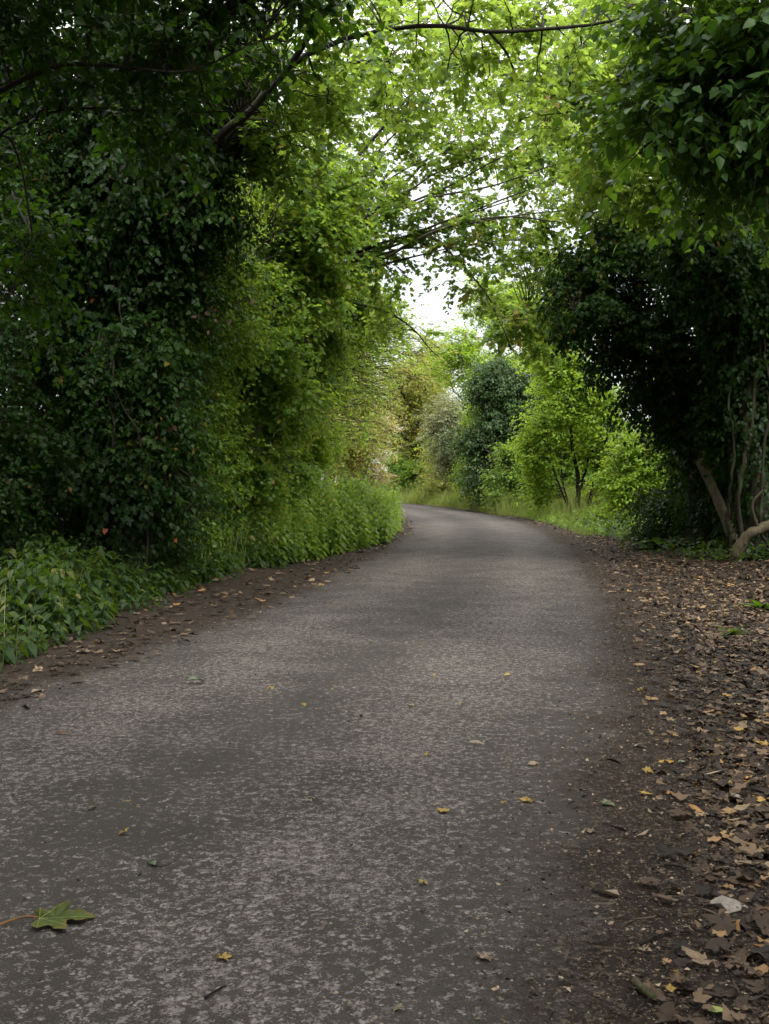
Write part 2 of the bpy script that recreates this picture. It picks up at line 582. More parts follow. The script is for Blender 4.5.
def ground_z(x, y):
    d = x - road_x(y)
    near = smoothstep(130, 70, np.abs(y))
    wob = 0.05 * np.sin(0.9 * x + 0.7 * y) + 0.04 * np.sin(1.7 * y - 0.8 * x + 1)
    z = 0.16 * smoothstep(2.3, 4.2, -d) + 0.10 * smoothstep(2.6, 5.0, d) + wob * smoothstep(2.2, 4.5, np.abs(d))
    return z * near - 0.0


def axis(lo, hi, step, far):
    a = np.arange(lo, hi + 1e-6, step)
    g = [hi]
    s = step
    while g[-1] < far:
        s *= 1.35
        g.append(g[-1] + s)
    h = [lo]
    s = step
    while h[-1] > -far:
        s *= 1.35
        h.append(h[-1] - s)
    return np.concatenate([np.array(h[1:])[::-1], a, np.array(g[1:])])


gx, gy = axis(-9, 12, 0.15, 600), axis(-8, 60, 0.25, 600)
GX, GY = np.meshgrid(gx, gy)
GV = np.stack([GX, GY, ground_z(GX, GY) - 0.006 * (np.abs(GX - road_x(GY)) < 2.6)], -1).reshape(-1, 3)
_i = np.arange(len(gx) * len(gy)).reshape(len(gy), len(gx))
GF = np.stack([_i[:-1, :-1], _i[:-1, 1:], _i[1:, 1:], _i[1:, :-1]], -1).reshape(-1, 4)

m, nt, N, L = new_mat('woodland_soil')
tc = N.new('ShaderNodeTexCoord')
n1 = noise(nt, tc.outputs['Object'], 3.0, 6, 0.6)
n2 = noise(nt, tc.outputs['Object'], 70, 5, 0.7)
cr = ramp(N, [(0.25, (0.0048, 0.0034, 0.0024)), (0.5, (0.0134, 0.0091, 0.0062)), (0.7, (0.0288, 0.0202, 0.0134)), (0.85, (0.0576, 0.0422, 0.0288))])
mm = math_node(nt, 'MULTIPLY_ADD', n2.outputs['Fac'], 0.7, 0.1)
mm = math_node(nt, 'MULTIPLY_ADD', n1.outputs['Fac'], 0.35, mm)
mm = math_node(nt, 'SUBTRACT', mm, 0.02)
L.new(mm, cr.inputs['Fac'])
# far from the lane the ground is a mown meadow
sep = N.new('ShaderNodeSeparateXYZ')
L.new(tc.outputs['Object'], sep.inputs[0])
ax = math_node(nt, 'ABSOLUTE', math_node(nt, 'SUBTRACT', sep.outputs['X'], 1.0))
far = N.new('ShaderNodeMapRange')
far.inputs[1].default_value = 9
far.inputs[2].default_value = 13
L.new(ax, far.inputs[0])
gr = ramp(N, [(0.3, (0.07, 0.10, 0.03)), (0.7, (0.17, 0.19, 0.07))])
L.new(noise(nt, tc.outputs['Object'], 1.2, 6).outputs['Fac'], gr.inputs['Fac'])
col = mixc(nt, far.outputs[0], cr.outputs['Color'], gr.outputs['Color'])
pr = N.new('ShaderNodeBsdfPrincipled')
pr.inputs['Roughness'].default_value = 0.95
pr.inputs['Specular IOR Level'].default_value = 0.15
L.new(col, pr.inputs['Base Color'])
bp = N.new('ShaderNodeBump')
bp.inputs['Strength'].default_value = 0.9
bp.inputs['Distance'].default_value = 0.02
L.new(n2.outputs['Fac'], bp.inputs['Height'])
L.new(bp.outputs[0], pr.inputs['Normal'])
o = N.new('ShaderNodeOutputMaterial')
L.new(pr.outputs[0], o.inputs['Surface'])
M['soil'] = m
tag(build('ground', GV, [GF], M['soil'], smooth=True), kind='structure')

# road ribbon: asphalt running out into soil at both edges
ys = np.concatenate([np.arange(-25, 40, 0.2), np.arange(40, 105, 0.5)])
us = np.linspace(-2.35, 2.35, 41)
cx = road_x(ys)
tx = np.gradient(cx, ys)
nx_ = 1 / np.sqrt(1 + tx ** 2)
ny_ = -tx / np.sqrt(1 + tx ** 2)
RX = cx[:, None] + us[None] * nx_[:, None]
RY = ys[:, None] + us[None] * ny_[:, None]
RZ = 0.012 + 0.03 * (1 - (us[None] / 2.35) ** 2) + 0 * RX
RV = np.stack([RX, RY, RZ], -1).reshape(-1, 3)
_i = np.arange(RX.size).reshape(RX.shape)
RF = np.stack([_i[:-1, :-1], _i[:-1, 1:], _i[1:, 1:], _i[1:, :-1]], -1).reshape(-1, 4)
RU = np.stack([np.broadcast_to(us[None], RX.shape), np.broadcast_to(ys[:, None], RX.shape)], -1).reshape(-1, 2)


def road_z(x, y):
    u = x - road_x(y)
    return 0.012 + 0.03 * (1 - np.clip(u / 2.35, -1, 1) ** 2)


def surf_z(x, y):
    u = np.abs(x - road_x(y))
    return np.where(u < 2.3, np.maximum(road_z(x, y), ground_z(x, y)), ground_z(x, y))


m, nt, N, L = new_mat('worn_asphalt')
tc = N.new('ShaderNodeTexCoord')
ob = tc.outputs['Object']
uvn = N.new('ShaderNodeUVMap')
uvn.uv_map = 'uv'
sep = N.new('ShaderNodeSeparateXYZ')
L.new(uvn.outputs[0], sep.inputs[0])
U = sep.outputs['X']
# warp so the chips are irregular
wn = noise(nt, ob, 40, 3, 0.6)
wv = N.new('ShaderNodeVectorMath')
wv.operation = 'MULTIPLY_ADD'
L.new(wn.outputs['Color'], wv.inputs[0])
wv.inputs[1].default_value = (0.03, 0.03, 0.0)
L.new(ob, wv.inputs[2])
vor = N.new('ShaderNodeTexVoronoi')
vor.inputs['Scale'].default_value = 92
L.new(wv.outputs[0], vor.inputs['Vector'])
sepc = N.new('ShaderNodeSeparateColor')
L.new(vor.outputs['Color'], sepc.inputs[0])
clump = noise(nt, ob, 26, 3, 0.6)
patch = noise(nt, ob, 2.0, 6, 0.65)
big = noise(nt, ob, 0.35, 3, 0.5)
# wheel tracks carry more bared stone
au = math_node(nt, 'ABSOLUTE', math_node(nt, 'ADD', U, 0.05))
trk = math_node(nt, 'ABSOLUTE', math_node(nt, 'SUBTRACT', au, 0.78))
trk = N.new('ShaderNodeMapRange')
L.new(math_node(nt, 'ABSOLUTE', math_node(nt, 'SUBTRACT', au, 0.78)), trk.inputs[0])
trk.inputs[1].default_value = 0.1
trk.inputs[2].default_value = 0.75
trk.inputs[3].default_value = 1.0
trk.inputs[4].default_value = 0.0
dens = math_node(nt, 'MULTIPLY_ADD', trk.outputs[0], 0.17, -0.08)
dens = math_node(nt, 'MULTIPLY_ADD', math_node(nt, 'SUBTRACT', patch.outputs['Fac'], 0.5), 0.48, dens)
dens = math_node(nt, 'MULTIPLY_ADD', math_node(nt, 'SUBTRACT', clump.outputs['Fac'], 0.5), 1.25, dens)
pick = math_node(nt, 'ADD', math_node(nt, 'MULTIPLY', sepc.outputs[0], 0.55), dens)
chip = N.new('ShaderNodeMapRange')
L.new(pick, chip.inputs[0])
chip.inputs[1].default_value = 0.455
chip.inputs[2].default_value = 0.51
edge = N.new('ShaderNodeMapRange')
L.new(vor.outputs['Distance'], edge.inputs[0])
edge.inputs[1].default_value = 0.72
edge.inputs[2].default_value = 0.58
chipm = math_node(nt, 'MULTIPLY', chip.outputs[0], edge.outputs[0])
fine = noise(nt, ob, 170, 6, 0.75)
base = ramp(N, [(0.36, (0.0142, 0.0125, 0.0112)), (0.52, (0.0335, 0.0297, 0.0265)), (0.68, (0.0740, 0.0654, 0.0585))])
fb = math_node(nt, 'MULTIPLY_ADD', patch.outputs['Fac'], 0.25, math_node(nt, 'MULTIPLY_ADD', fine.outputs['Fac'], 0.85, -0.05))
L.new(fb, base.inputs['Fac'])
stone = ramp(N, [(0, (0.0856, 0.0753, 0.0679)), (0.5, (0.1348, 0.1200, 0.1088)), (1, (0.2046, 0.1832, 0.1674))])
L.new(sepc.outputs[1], stone.inputs['Fac'])
# smaller chips between the larger ones
vor2 = N.new('ShaderNodeTexVoronoi')
vor2.inputs['Scale'].default_value = 215
L.new(wv.outputs[0], vor2.inputs['Vector'])
sep2 = N.new('ShaderNodeSeparateColor')
L.new(vor2.outputs['Color'], sep2.inputs[0])
pick2 = math_node(nt, 'ADD', math_node(nt, 'MULTIPLY', sep2.outputs[0], 0.55), dens)
chip2 = N.new('ShaderNodeMapRange')
L.new(pick2, chip2.inputs[0])
chip2.inputs[1].default_value = 0.45
chip2.inputs[2].default_value = 0.52
chipm = math_node(nt, 'MAXIMUM', chipm, math_node(nt, 'MULTIPLY', chip2.outputs[0], 0.8))
grain = math_node(nt, 'MULTIPLY_ADD', math_node(nt, 'SUBTRACT', fine.outputs['Fac'], 0.5), 1.6, 1.0)
gv = N.new('ShaderNodeHueSaturation')
L.new(stone.outputs['Color'], gv.inputs['Color'])
L.new(grain, gv.inputs['Value'])
asph = mixc(nt, chipm, base.outputs['Color'], gv.outputs[0])
# dusty film of soil worked into the surface
dust = math_node(nt, 'MULTIPLY', big.outputs['Fac'], 0.35)
asph = mixc(nt, dust, asph, (0.043, 0.037, 0.032))
# soil creeping over the edges
en = noise(nt, ob, 1.3, 6, 0.65)
en2 = noise(nt, ob, 14, 4, 0.7)
ee = math_node(nt, 'ABSOLUTE', math_node(nt, 'ADD', U, 0.06))
ee = math_node(nt, 'MULTIPLY_ADD', math_node(nt, 'SUBTRACT', en.outputs['Fac'], 0.5), 0.7, ee)
ee = math_node(nt, 'MULTIPLY_ADD', math_node(nt, 'SUBTRACT', en2.outputs['Fac'], 0.5), 0.5, ee)
em = N.new('ShaderNodeMapRange')
L.new(ee, em.inputs[0])
em.inputs[1].default_value = 1.40
em.inputs[2].default_value = 1.78
em.interpolation_type = 'SMOOTHSTEP'
soilr = ramp(N, [(0.36, (0.0046, 0.0031, 0.0023)), (0.54, (0.0139, 0.0093, 0.0064)), (0.70, (0.0405, 0.0283, 0.0185))])
L.new(math_node(nt, 'MULTIPLY_ADD', en2.outputs['Fac'], 0.3, math_node(nt, 'MULTIPLY', fine.outputs['Fac'], 0.7)), soilr.inputs['Fac'])
vs = N.new('ShaderNodeTexVoronoi')
vs.inputs['Scale'].default_value = 130
L.new(wv.outputs[0], vs.inputs['Vector'])
ss = N.new('ShaderNodeSeparateColor')
L.new(vs.outputs['Color'], ss.inputs[0])
crm = N.new('ShaderNodeMapRange')
L.new(math_node(nt, 'MULTIPLY_ADD', clump.outputs['Fac'], 0.8, ss.outputs[0]), crm.inputs[0])
crm.inputs[1].default_value = 1.18
crm.inputs[2].default_value = 1.32
soilc = mixc(nt, math_node(nt, 'MULTIPLY', crm.outputs[0], 0.8), soilr.outputs['Color'], (0.085, 0.060, 0.038))
drk = N.new('ShaderNodeMapRange')
L.new(ss.outputs[1], drk.inputs[0])
drk.inputs[1].default_value = 0.30
drk.inputs[2].default_value = 0.12
soilc = mixc(nt, math_node(nt, 'MULTIPLY', drk.outputs[0], 0.7), soilc, (0.006, 0.004, 0.003))
col = mixc(nt, em.outputs[0], asph, soilc)
pr = N.new('ShaderNodeBsdfPrincipled')
L.new(col, pr.inputs['Base Color'])
pr.inputs['Roughness'].default_value = 0.9
pr.inputs['Specular IOR Level'].default_value = 0.15
hh = math_node(nt, 'MULTIPLY_ADD', chipm, 0.6, math_node(nt, 'MULTIPLY', fine.outputs['Fac'], 0.8))
bp = N.new('ShaderNodeBump')
bp.inputs['Strength'].default_value = 0.7
bp.inputs['Distance'].default_value = 0.008
L.new(hh, bp.inputs['Height'])
L.new(bp.outputs[0], pr.inputs['Normal'])
o = N.new('ShaderNodeOutputMaterial')
L.new(pr.outputs[0], o.inputs['Surface'])
M['asphalt'] = m
tag(build('road', RV, [RF], M['asphalt'], smooth=True, uv=RU), kind='structure')


def on_ground(x, y):
    return np.array([x, y, float(surf_z(np.array(x), np.array(y)))])


# ------------------------------------------------------------------ trees
TW_MAPLE = dict(twigs=7, leaves=8, len=0.42, size=0.115, flat=0.35, droop=0.3, up=1.0, tilt=0.42)
TW_HEDGE = dict(twigs=9, leaves=12, len=0.38, size=0.062, flat=0.8, droop=0.5, up=0.75, out=0.5, tilt=0.5, zmin=0.2)
TW_IVY = dict(twigs=8, leaves=9, len=0.34, size=0.085, flat=0.8, droop=0.5, up=0.6, out=0.7, tilt=0.5, hang=0.6, odd=0.0)
TW_LIME = dict(twigs=7, leaves=8, len=0.36, size=0.10, flat=0.4, droop=0.45, up=1.0, tilt=0.5, hang=0.45, odd=0.0)


def B(px, py, d, rx, ry, rz, n, tone=0.0):
    p = P(px, py, d)
    return (p[0], p[1], p[2], rx, ry, rz, n, tone)


def multi_stem(rng, base, h, spread, n, r0, lean=(0, 0)):
    out = []
    for k in range(n):
        a = 2 * math.pi * (k + rng.random() * 0.6) / n
        q = spread * (0.5 + 0.6 * rng.random())
        hh = h * (0.7 + 0.35 * rng.random())
        b0 = np.array(base) + np.array([math.cos(a), math.sin(a), 0]) * 0.12
        p1 = b0 + np.array([math.cos(a) * q * 0.25 + lean[0] * 0.3, math.sin(a) * q * 0.25 + lean[1] * 0.3, hh * 0.4])
        p2 = b0 + np.array([math.cos(a) * q * 0.6 + lean[0] * 0.7, math.sin(a) * q * 0.6 + lean[1] * 0.7, hh * 0.75])
        p3 = b0 + np.array([math.cos(a) * q + lean[0], math.sin(a) * q + lean[1], hh])
        out.append(([b0, p1, p2, p3], r0 * (0.6 + 0.6 * rng.random()), r0 * 0.2, 'stem'))
    return out


# --- the big ivy-clad tree on the left
A0 = on_ground(-2.95, 11.9)
a_tr = [A0, A0 + [0.05, 0.05, 1.5], P(118, 330, 12), P(112, 210, 12), P(105, 60, 12.2), P(90, -120, 12.6), P(80, -260, 13)]
a_l1 = [P(116, 300, 12), P(150, 225, 11.6), P(222, 143, 11.0), P(300, 62, 10.5), P(428, 27, 10.0), P(510, 29, 9.8), P(600, 22, 9.6), P(648, 14, 9.5)]
a_l2 = [P(150, 225, 11.6), P(200, 130, 12), P(280, 78, 12.2), P(356, 60, 12.3), P(450, 62, 12.4), P(515, 60, 12.4), P(560, 66, 12.3)]
a_l3 = [P(112, 230, 12), P(60, 120, 12), P(-30, 30, 12)]
a_l4 = [P(106, 80, 12.2), P(160, -40, 11.5), P(260, -160, 10.5), P(360, -230, 9.5)]
a_l5 = [P(222, 143, 11.0), P(262, 95, 10), P(330, 10, 9.0), P(400, -60, 8.4)]
tree('ivy_clad_tree', 'large dark tree wrapped in ivy to the ground, its branches arching over the lane', 'tree', A0,
     [(a_tr, 0.27, 0.12), (a_l1, 0.046, 0.009), (a_l2, 0.034, 0.009), (a_l3, 0.09, 0.03), (a_l4, 0.09, 0.03), (a_l5, 0.05, 0.015)],
     [B(300, 40, 10.8, 1.1, 1.5, 0.8, 28, .0), B(420, 30, 10.6, 1.2, 1.5, 0.75, 24, .1), B(540, 35, 10.4, 1.1, 1.3, 0.6, 18, .12), B(400, 75, 12.3, 1.3, 1.2, 0.6, 17, .1),
      B(270, 130, 11.4, 0.9, 1.0, 0.8, 22, -.1), B(320, 130, 12.2, 0.8, 1.0, 0.5, 12, .05)],
     dict(TW_MAPLE, size=0.072, leaves=11), MAPLE, 'maple', 'dark_bark', 11,
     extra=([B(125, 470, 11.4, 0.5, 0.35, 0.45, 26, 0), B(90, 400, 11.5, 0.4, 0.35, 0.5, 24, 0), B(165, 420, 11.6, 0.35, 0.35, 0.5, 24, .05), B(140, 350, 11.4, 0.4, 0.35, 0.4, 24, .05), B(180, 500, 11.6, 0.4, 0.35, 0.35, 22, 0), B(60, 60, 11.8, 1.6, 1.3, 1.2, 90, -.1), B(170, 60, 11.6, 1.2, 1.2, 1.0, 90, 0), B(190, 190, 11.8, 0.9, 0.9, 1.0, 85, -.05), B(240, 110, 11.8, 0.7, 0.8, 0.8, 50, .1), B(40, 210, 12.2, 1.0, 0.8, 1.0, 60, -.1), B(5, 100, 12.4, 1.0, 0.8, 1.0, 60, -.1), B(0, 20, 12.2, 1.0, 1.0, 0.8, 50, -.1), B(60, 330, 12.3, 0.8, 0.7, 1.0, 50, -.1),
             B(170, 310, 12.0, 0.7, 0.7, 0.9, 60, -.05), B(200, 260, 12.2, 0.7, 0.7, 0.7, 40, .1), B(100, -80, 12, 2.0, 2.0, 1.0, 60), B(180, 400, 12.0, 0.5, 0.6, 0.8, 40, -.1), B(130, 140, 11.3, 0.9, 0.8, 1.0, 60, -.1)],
            dict(TW_IVY, size=0.07, twigs=9, leaves=10), OVATE, 'evergreen', 'shaded_ivy_crown'),  # ivy in a darker leaf than the maple, shading this side by colour
     ivy=[([A0 + [0, 0, 0.1], A0 + [0.05, 0, 1.5], P(118, 330, 12), P(112, 210, 12), P(105, 60, 12.2)], 0.70, 0.46, 12500, 0.062),
          ([P(116, 300, 12), P(150, 225, 11.6), P(222, 143, 11.0)], 0.42, 0.2, 2000, 0.06),
          ([P(112, 230, 12), P(60, 120, 12), P(0, 60, 12)], 0.35, 0.2, 700, 0.075)],
     vines=[([A0 + [-0.55, -0.4, 0], A0 + [-0.5, -0.5, 0.9], P(95, 420, 11.4), P(100, 330, 11.4)], 0.016),
            ([A0 + [0.35, -0.6, 0], P(150, 480, 11.3), P(128, 400, 11.3), P(120, 300, 11.4)], 0.014),
            ([A0 + [-0.2, -0.7, 0], P(112, 500, 11.2), P(118, 440, 11.2), P(108, 350, 11.3)], 0.018)])

_q = rng_of(77)
_root = [o for o in bpy.data.objects if o.name == 'ivy_clad_tree'][0]
b = Bag()
for (c_, n_, sp_) in ((P(210, 316, 11.1), 13, .13), (P(163, 428, 11.1), 7, .10)):
    d = rand_dirs(_q, n_) * [1, .6, .6] + [0, 0, -.5]
    v, f, t = leaves(OVATE, c_ + _q.normal(0, sp_, (n_, 3)), d, rand_dirs(_q, n_) + [0, -.6, .3], .045 + .04 * _q.random(n_), _q.random(n_) * .3)
    b.add(v, f, t)
o = b.build('withered_leaves', M['dead_brown'], _root, A0)
o['label'] = 'withered brown leaves caught in the ivy'

# --- left hedge, close shrubs to the side of the ivy-clad tree
rg = rng_of(5)
b0 = on_ground(-4.55, 11.2)
tree('hawthorn_bush', 'dark bushy shrub at the far left edge with sky glints through it', 'shrub', b0,
     multi_stem(rg, b0, 4.6, 1.1, 5, 0.035), [(b0[0], b0[1], 2.3, 1.15, 1.2, 2.0, 150, -.2), (b0[0] + .5, b0[1] - .4, 1.2, 0.8, 0.8, 0.9, 70, -.15), (b0[0] + .3, b0[1], 4.3, 1.0, 1.0, 0.8, 50, -.2)],
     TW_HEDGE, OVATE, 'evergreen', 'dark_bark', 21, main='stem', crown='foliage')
b0 = on_ground(-3.75, 13.2)
tree('ivy_thicket', 'low thicket of trailing ivy and bramble at the foot of the ivy-clad tree', 'thicket', b0,
     multi_stem(rg, b0, 3.2, 1.0, 6, 0.025), [(b0[0], b0[1], 1.3, 1.1, 0.9, 1.2, 120, -.1), (b0[0] + .2, b0[1] - .5, 2.9, 0.8, 0.8, 1.0, 60, -.1)],
     TW_IVY, IVY, 'ivy', 'dead_wood', 22, main='stem', crown='foliage')
b0 = on_ground(-2.75, 13.6)
tree('elder_bush', 'leafy shrub with ivy growing up it just beyond the ivy-clad trunk', 'shrub', b0,
     multi_stem(rg, b0, 4.6, 1.0, 6, 0.035), [(b0[0], b0[1], 1.6, 0.95, 1.0, 1.5, 150, -.05), (b0[0] + .25, b0[1], 3.8, 1.15, 1.2, 1.3, 140, .0), (b0[0] + .1, b0[1] + .3, 5.6, 1.2, 1.2, 1.0, 90, .0)],
     dict(TW_HEDGE, size=0.06), OVATE, 'hedge', 'bark', 23, main='stem', crown='foliage')

for (bx, by, bh, sd_, lab_) in ((-5.7, 14.6, 7.0, 24, 'dark evergreen bush behind the far left shrub, closing the hedge'), (-5.9, 18.2, 7.6, 25, 'dark evergreen bush farther back in the left hedge behind the ivy-clad trunk')):
    b0 = on_ground(bx, by)
    tree('holly_bush', lab_, 'shrub', b0, multi_stem(rg, b0, bh, 1.1, 6, 0.035),
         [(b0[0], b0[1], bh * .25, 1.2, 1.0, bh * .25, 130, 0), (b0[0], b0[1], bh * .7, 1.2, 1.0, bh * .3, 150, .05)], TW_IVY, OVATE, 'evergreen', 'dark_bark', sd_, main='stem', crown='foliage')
# --- the hedgerow along the left of the lane: five different shrubs
hedge = [(-2.8, 16.0, 5.2, 1.25, 'dense green hedgerow shrub, the nearest of the leafy wall left of the lane', 31, 0.0, 'hedge'),
         (-2.6, 19.0, 5.8, 1.35, 'tall hedgerow shrub with drooping sprays behind the nettle bank', 32, 0.06, 'hedge'),
         (-2.75, 22.4, 6.2, 1.4, 'bright green hedgerow shrub leaning out over the lane edge', 33, 0.0, 'bright'),
         (-3.0, 26.5, 6.8, 1.5, 'light green hedgerow tree with fine leaves at the inside of the bend', 34, 0.05, 'bright'),
         (-3.4, 32.0, 7.0, 1.7, 'last yellow-green hedgerow tree before the lane turns out of sight', 35, 0.1, 'yellow')]
for (hx, hy, hh, hr, lab, sd, tone, lm) in hedge:
    b0 = on_ground(hx, hy)
    q = rng_of(sd)
    bl = []
    for k in range(30):
        z = 1.0 + (hh - 0.1) * ((k + q.random()) / 30)
        a = q.random() * 6.28
        rr = hr * (0.35 + 0.75 * q.random()) * (0.5 + 0.5 * min(1, z / 2.6))
        ox = 1.0 * (z / hh) ** 2.2
        w = 0.32 + 0.38 * q.random()
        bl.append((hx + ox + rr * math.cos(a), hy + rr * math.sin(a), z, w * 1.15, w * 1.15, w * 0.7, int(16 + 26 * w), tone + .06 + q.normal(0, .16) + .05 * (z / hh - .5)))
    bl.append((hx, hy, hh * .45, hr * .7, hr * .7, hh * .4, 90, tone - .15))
    # long sprays hanging out over the lane
    for (px_, py_, d_, n_) in {33: [(365, 330, 22, 16), (385, 300, 22, 14), (400, 330, 22.4, 10)], 34: [(380, 385, 26, 20), (402, 360, 26, 16), (425, 345, 26.5, 12), (372, 425, 25.5, 14), (395, 335, 26, 14)], 35: [(398, 405, 31, 18), (420, 378, 31, 14), (384, 440, 31, 14), (436, 352, 31, 10)]}.get(sd, []):
        bl.append(B(px_, py_, d_, .6, .7, .3, n_, tone + .12))
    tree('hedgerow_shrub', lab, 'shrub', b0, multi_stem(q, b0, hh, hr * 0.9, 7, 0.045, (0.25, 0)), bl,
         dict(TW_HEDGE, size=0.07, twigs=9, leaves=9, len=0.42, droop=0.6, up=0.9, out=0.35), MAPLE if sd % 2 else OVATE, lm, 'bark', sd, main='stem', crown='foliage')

# --- arching tree on the left whose limbs fan out over the lane
D0 = on_ground(-2.6, 18.2)
d_tr = [D0, P(252, 420, 18.1), P(268, 330, 17.9), P(262, 220, 17.9), P(255, 100, 18.2), P(250, -40, 18.5)]
d1 = [P(268, 330, 17.9), P(300, 288, 17.6), P(370, 264, 17.2), P(430, 236, 16.8), P(500, 219, 16.4), P(572, 224, 16.2)]
d2 = [P(268, 330, 17.9), P(305, 275, 17.6), P(365, 226, 17.2), P(415, 202, 17.0), P(485, 190, 16.8), P(560, 165, 16.6)]
d3 = [P(290, 290, 17.8), P(345, 238, 18.2), P(400, 190, 18.5), P(455, 130, 18.6), P(510, 80, 18.8), P(560, 30, 19)]
d4 = [P(265, 240, 17.9), P(320, 200, 17.0), P(390, 120, 16.0), P(450, 55, 15.2), P(520, -20, 14.5)]
d5 = [P(300, 288, 17.6), P(345, 300, 18.6), P(400, 320, 19.6), P(440, 356, 20.4)]
d6 = [P(430, 236, 16.8), P(460, 262, 16.9), P(490, 300, 17.2), P(510, 350, 17.6)]
d7 = [P(258, 160, 18), P(330, 110, 19), P(410, 40, 20), P(470, -30, 21)]
_q = rng_of(412)
d_fan = []
for (ex, ey, ed) in [(455, 150, 17), (530, 195, 16.5), (590, 205, 16), (480, 245, 16.8), (420, 160, 17.6), (545, 130, 17), (500, 150, 17.5), (470, 90, 18), (400, 250, 17.2), (610, 160, 16.2), (520, 240, 16.6)]:
    k = _q.random()
    st_ = P(285 + 40 * k, 295 - 55 * k, 17.7)
    md_ = P(285 + 40 * k + (ex - 305) * .5, 295 - 55 * k + (ey - 270) * (.5 + .25 * _q.random()), (17.7 + ed) / 2)
    d_fan.append(([st_, md_, P(ex, ey, ed)], 0.026 + .014 * _q.random(), 0.007))
tree('field_maple', 'arching tree in the left hedgerow whose long bare limbs fan out across the lane', 'tree', D0,
     [(d_tr, 0.17, 0.05), (d1, 0.050, 0.010), (d2, 0.042, 0.009), (d3, 0.045, 0.010), (d4, 0.042, 0.010), (d5, 0.034, 0.009), (d6, 0.028, 0.008), (d7, 0.06, 0.015)] + d_fan,
     [B(470, 275, 17, 0.5, 0.9, 0.3, 6, .15), B(300, 240, 17.8, 1.0, 1.2, 0.9, 31, .0), B(350, 190, 18, 1.1, 1.3, 1.0, 36, .08), B(370, 275, 17.5, 0.8, 1.0, 0.45, 13, .15), B(450, 215, 17, 1.2, 1.1, 0.7, 24, .12),
      B(540, 205, 16.6, 1.0, 1.1, 0.6, 13, .12), B(430, 120, 18.2, 1.3, 1.2, 1.0, 27, .1), B(500, 120, 17.6, 1.2, 1.3, 1.0, 21, .12), B(360, 110, 18, 1.2, 1.4, 1.1, 28, .08),
      B(500, 40, 16.5, 1.5, 1.4, 0.9, 23, .12), B(400, 320, 20, 0.8, 1.0, 0.4, 9, .25), B(505, 300, 17.2, 0.5, 0.6, 0.6, 5, .15), B(280, 90, 18.4, 1.5, 1.5, 1.3, 41, 0),
      B(420, 20, 20, 1.6, 1.5, 1.2, 20, .1), B(230, -40, 18.5, 1.6, 1.6, 1.2, 30),
      B(470, 160, 17.4, 1.0, 1.2, 0.6, 13, .15), B(560, 130, 16.8, 1.0, 1.2, 0.7, 13, .15), B(485, 245, 17, 0.8, 1.0, 0.3, 7, .15), B(400, 230, 17.4, 0.9, 1.0, 0.5, 13, .12), B(600, 190, 16.4, 0.8, 0.9, 0.5, 8, .15)],
     dict(TW_MAPLE, size=0.080, odd=0.012, leaves=10), MAPLE, 'maple', 'bark', 41)

# --- near tree out of frame on the left, dark boughs across the top left
E0 = on_ground(-4.3, 6.4)
e_tr = [E0, E0 + [0.1, 0, 2.0], E0 + [0.15, 0.1, 4.2], E0 + [0.1, 0.2, 6.5], E0 + [0, 0.2, 9]]
e1 = [E0 + [0.1, 0.0, 3.2], P(-60, 120, 7), P(0, 90, 7.0), P(48, 67, 7.0), P(92, 62, 7.0), P(164, 70, 7.1), P(208, 60, 7.2), P(262, 38, 7.4)]
e2 = [E0 + [0.1, 0.0, 3.0], P(-40, 150, 7.6), P(20, 122, 7.6), P(70, 108, 7.6), P(147, 109, 7.7), P(262, 116, 7.9)]
e3 = [E0 + [0.15, 0.1, 4.2], P(0, -20, 6.8), P(120, -60, 7), P(260, -110, 7.4)]
e4 = [P(-40, 150, 7.6), P(10, 140, 7.9), P(30, 230, 8.2), P(5, 300, 8.4)]
tree('overhanging_tree', 'near tree with thin dark bare boughs reaching across the top left', 'tree', E0,
     [(e_tr, 0.18, 0.08), (e1, 0.026, 0.007), (e2, 0.019, 0.005), (e3, 0.05, 0.012), (e4, 0.014, 0.005)],
     [B(60, 20, 7.2, 0.8, 0.9, 0.45, 42, -.15), B(170, 20, 7.3, 0.7, 0.8, 0.4, 34, -.1), B(260, 0, 7.6, 0.7, 0.8, 0.4, 30, 0), B(15, 270, 8.6, 0.6, 0.7, 0.9, 18, -.15),
      B(150, 130, 8.0, 0.6, 0.6, 0.35, 14, -.1), B(0, -120, 7, 1.4, 1.5, 0.8, 50), B(180, -140, 7.3, 1.3, 1.3, 0.6, 40), B(-180, 60, 6.5, 0.9, 1.2, 1.6, 60),
      (-3.4, 5.0, 6.8, 1.6, 2.6, 1.0, 110, -.2), (-1.4, 4.0, 7.4, 2.2, 3.0, 0.9, 95, 0)],  # overhead masses out of view, added to shade the foreground
     dict(TW_LIME, size=0.075), OVATE, 'evergreen', 'dark_bark', 51)  # dark leaf colour stands in for shade at the top left

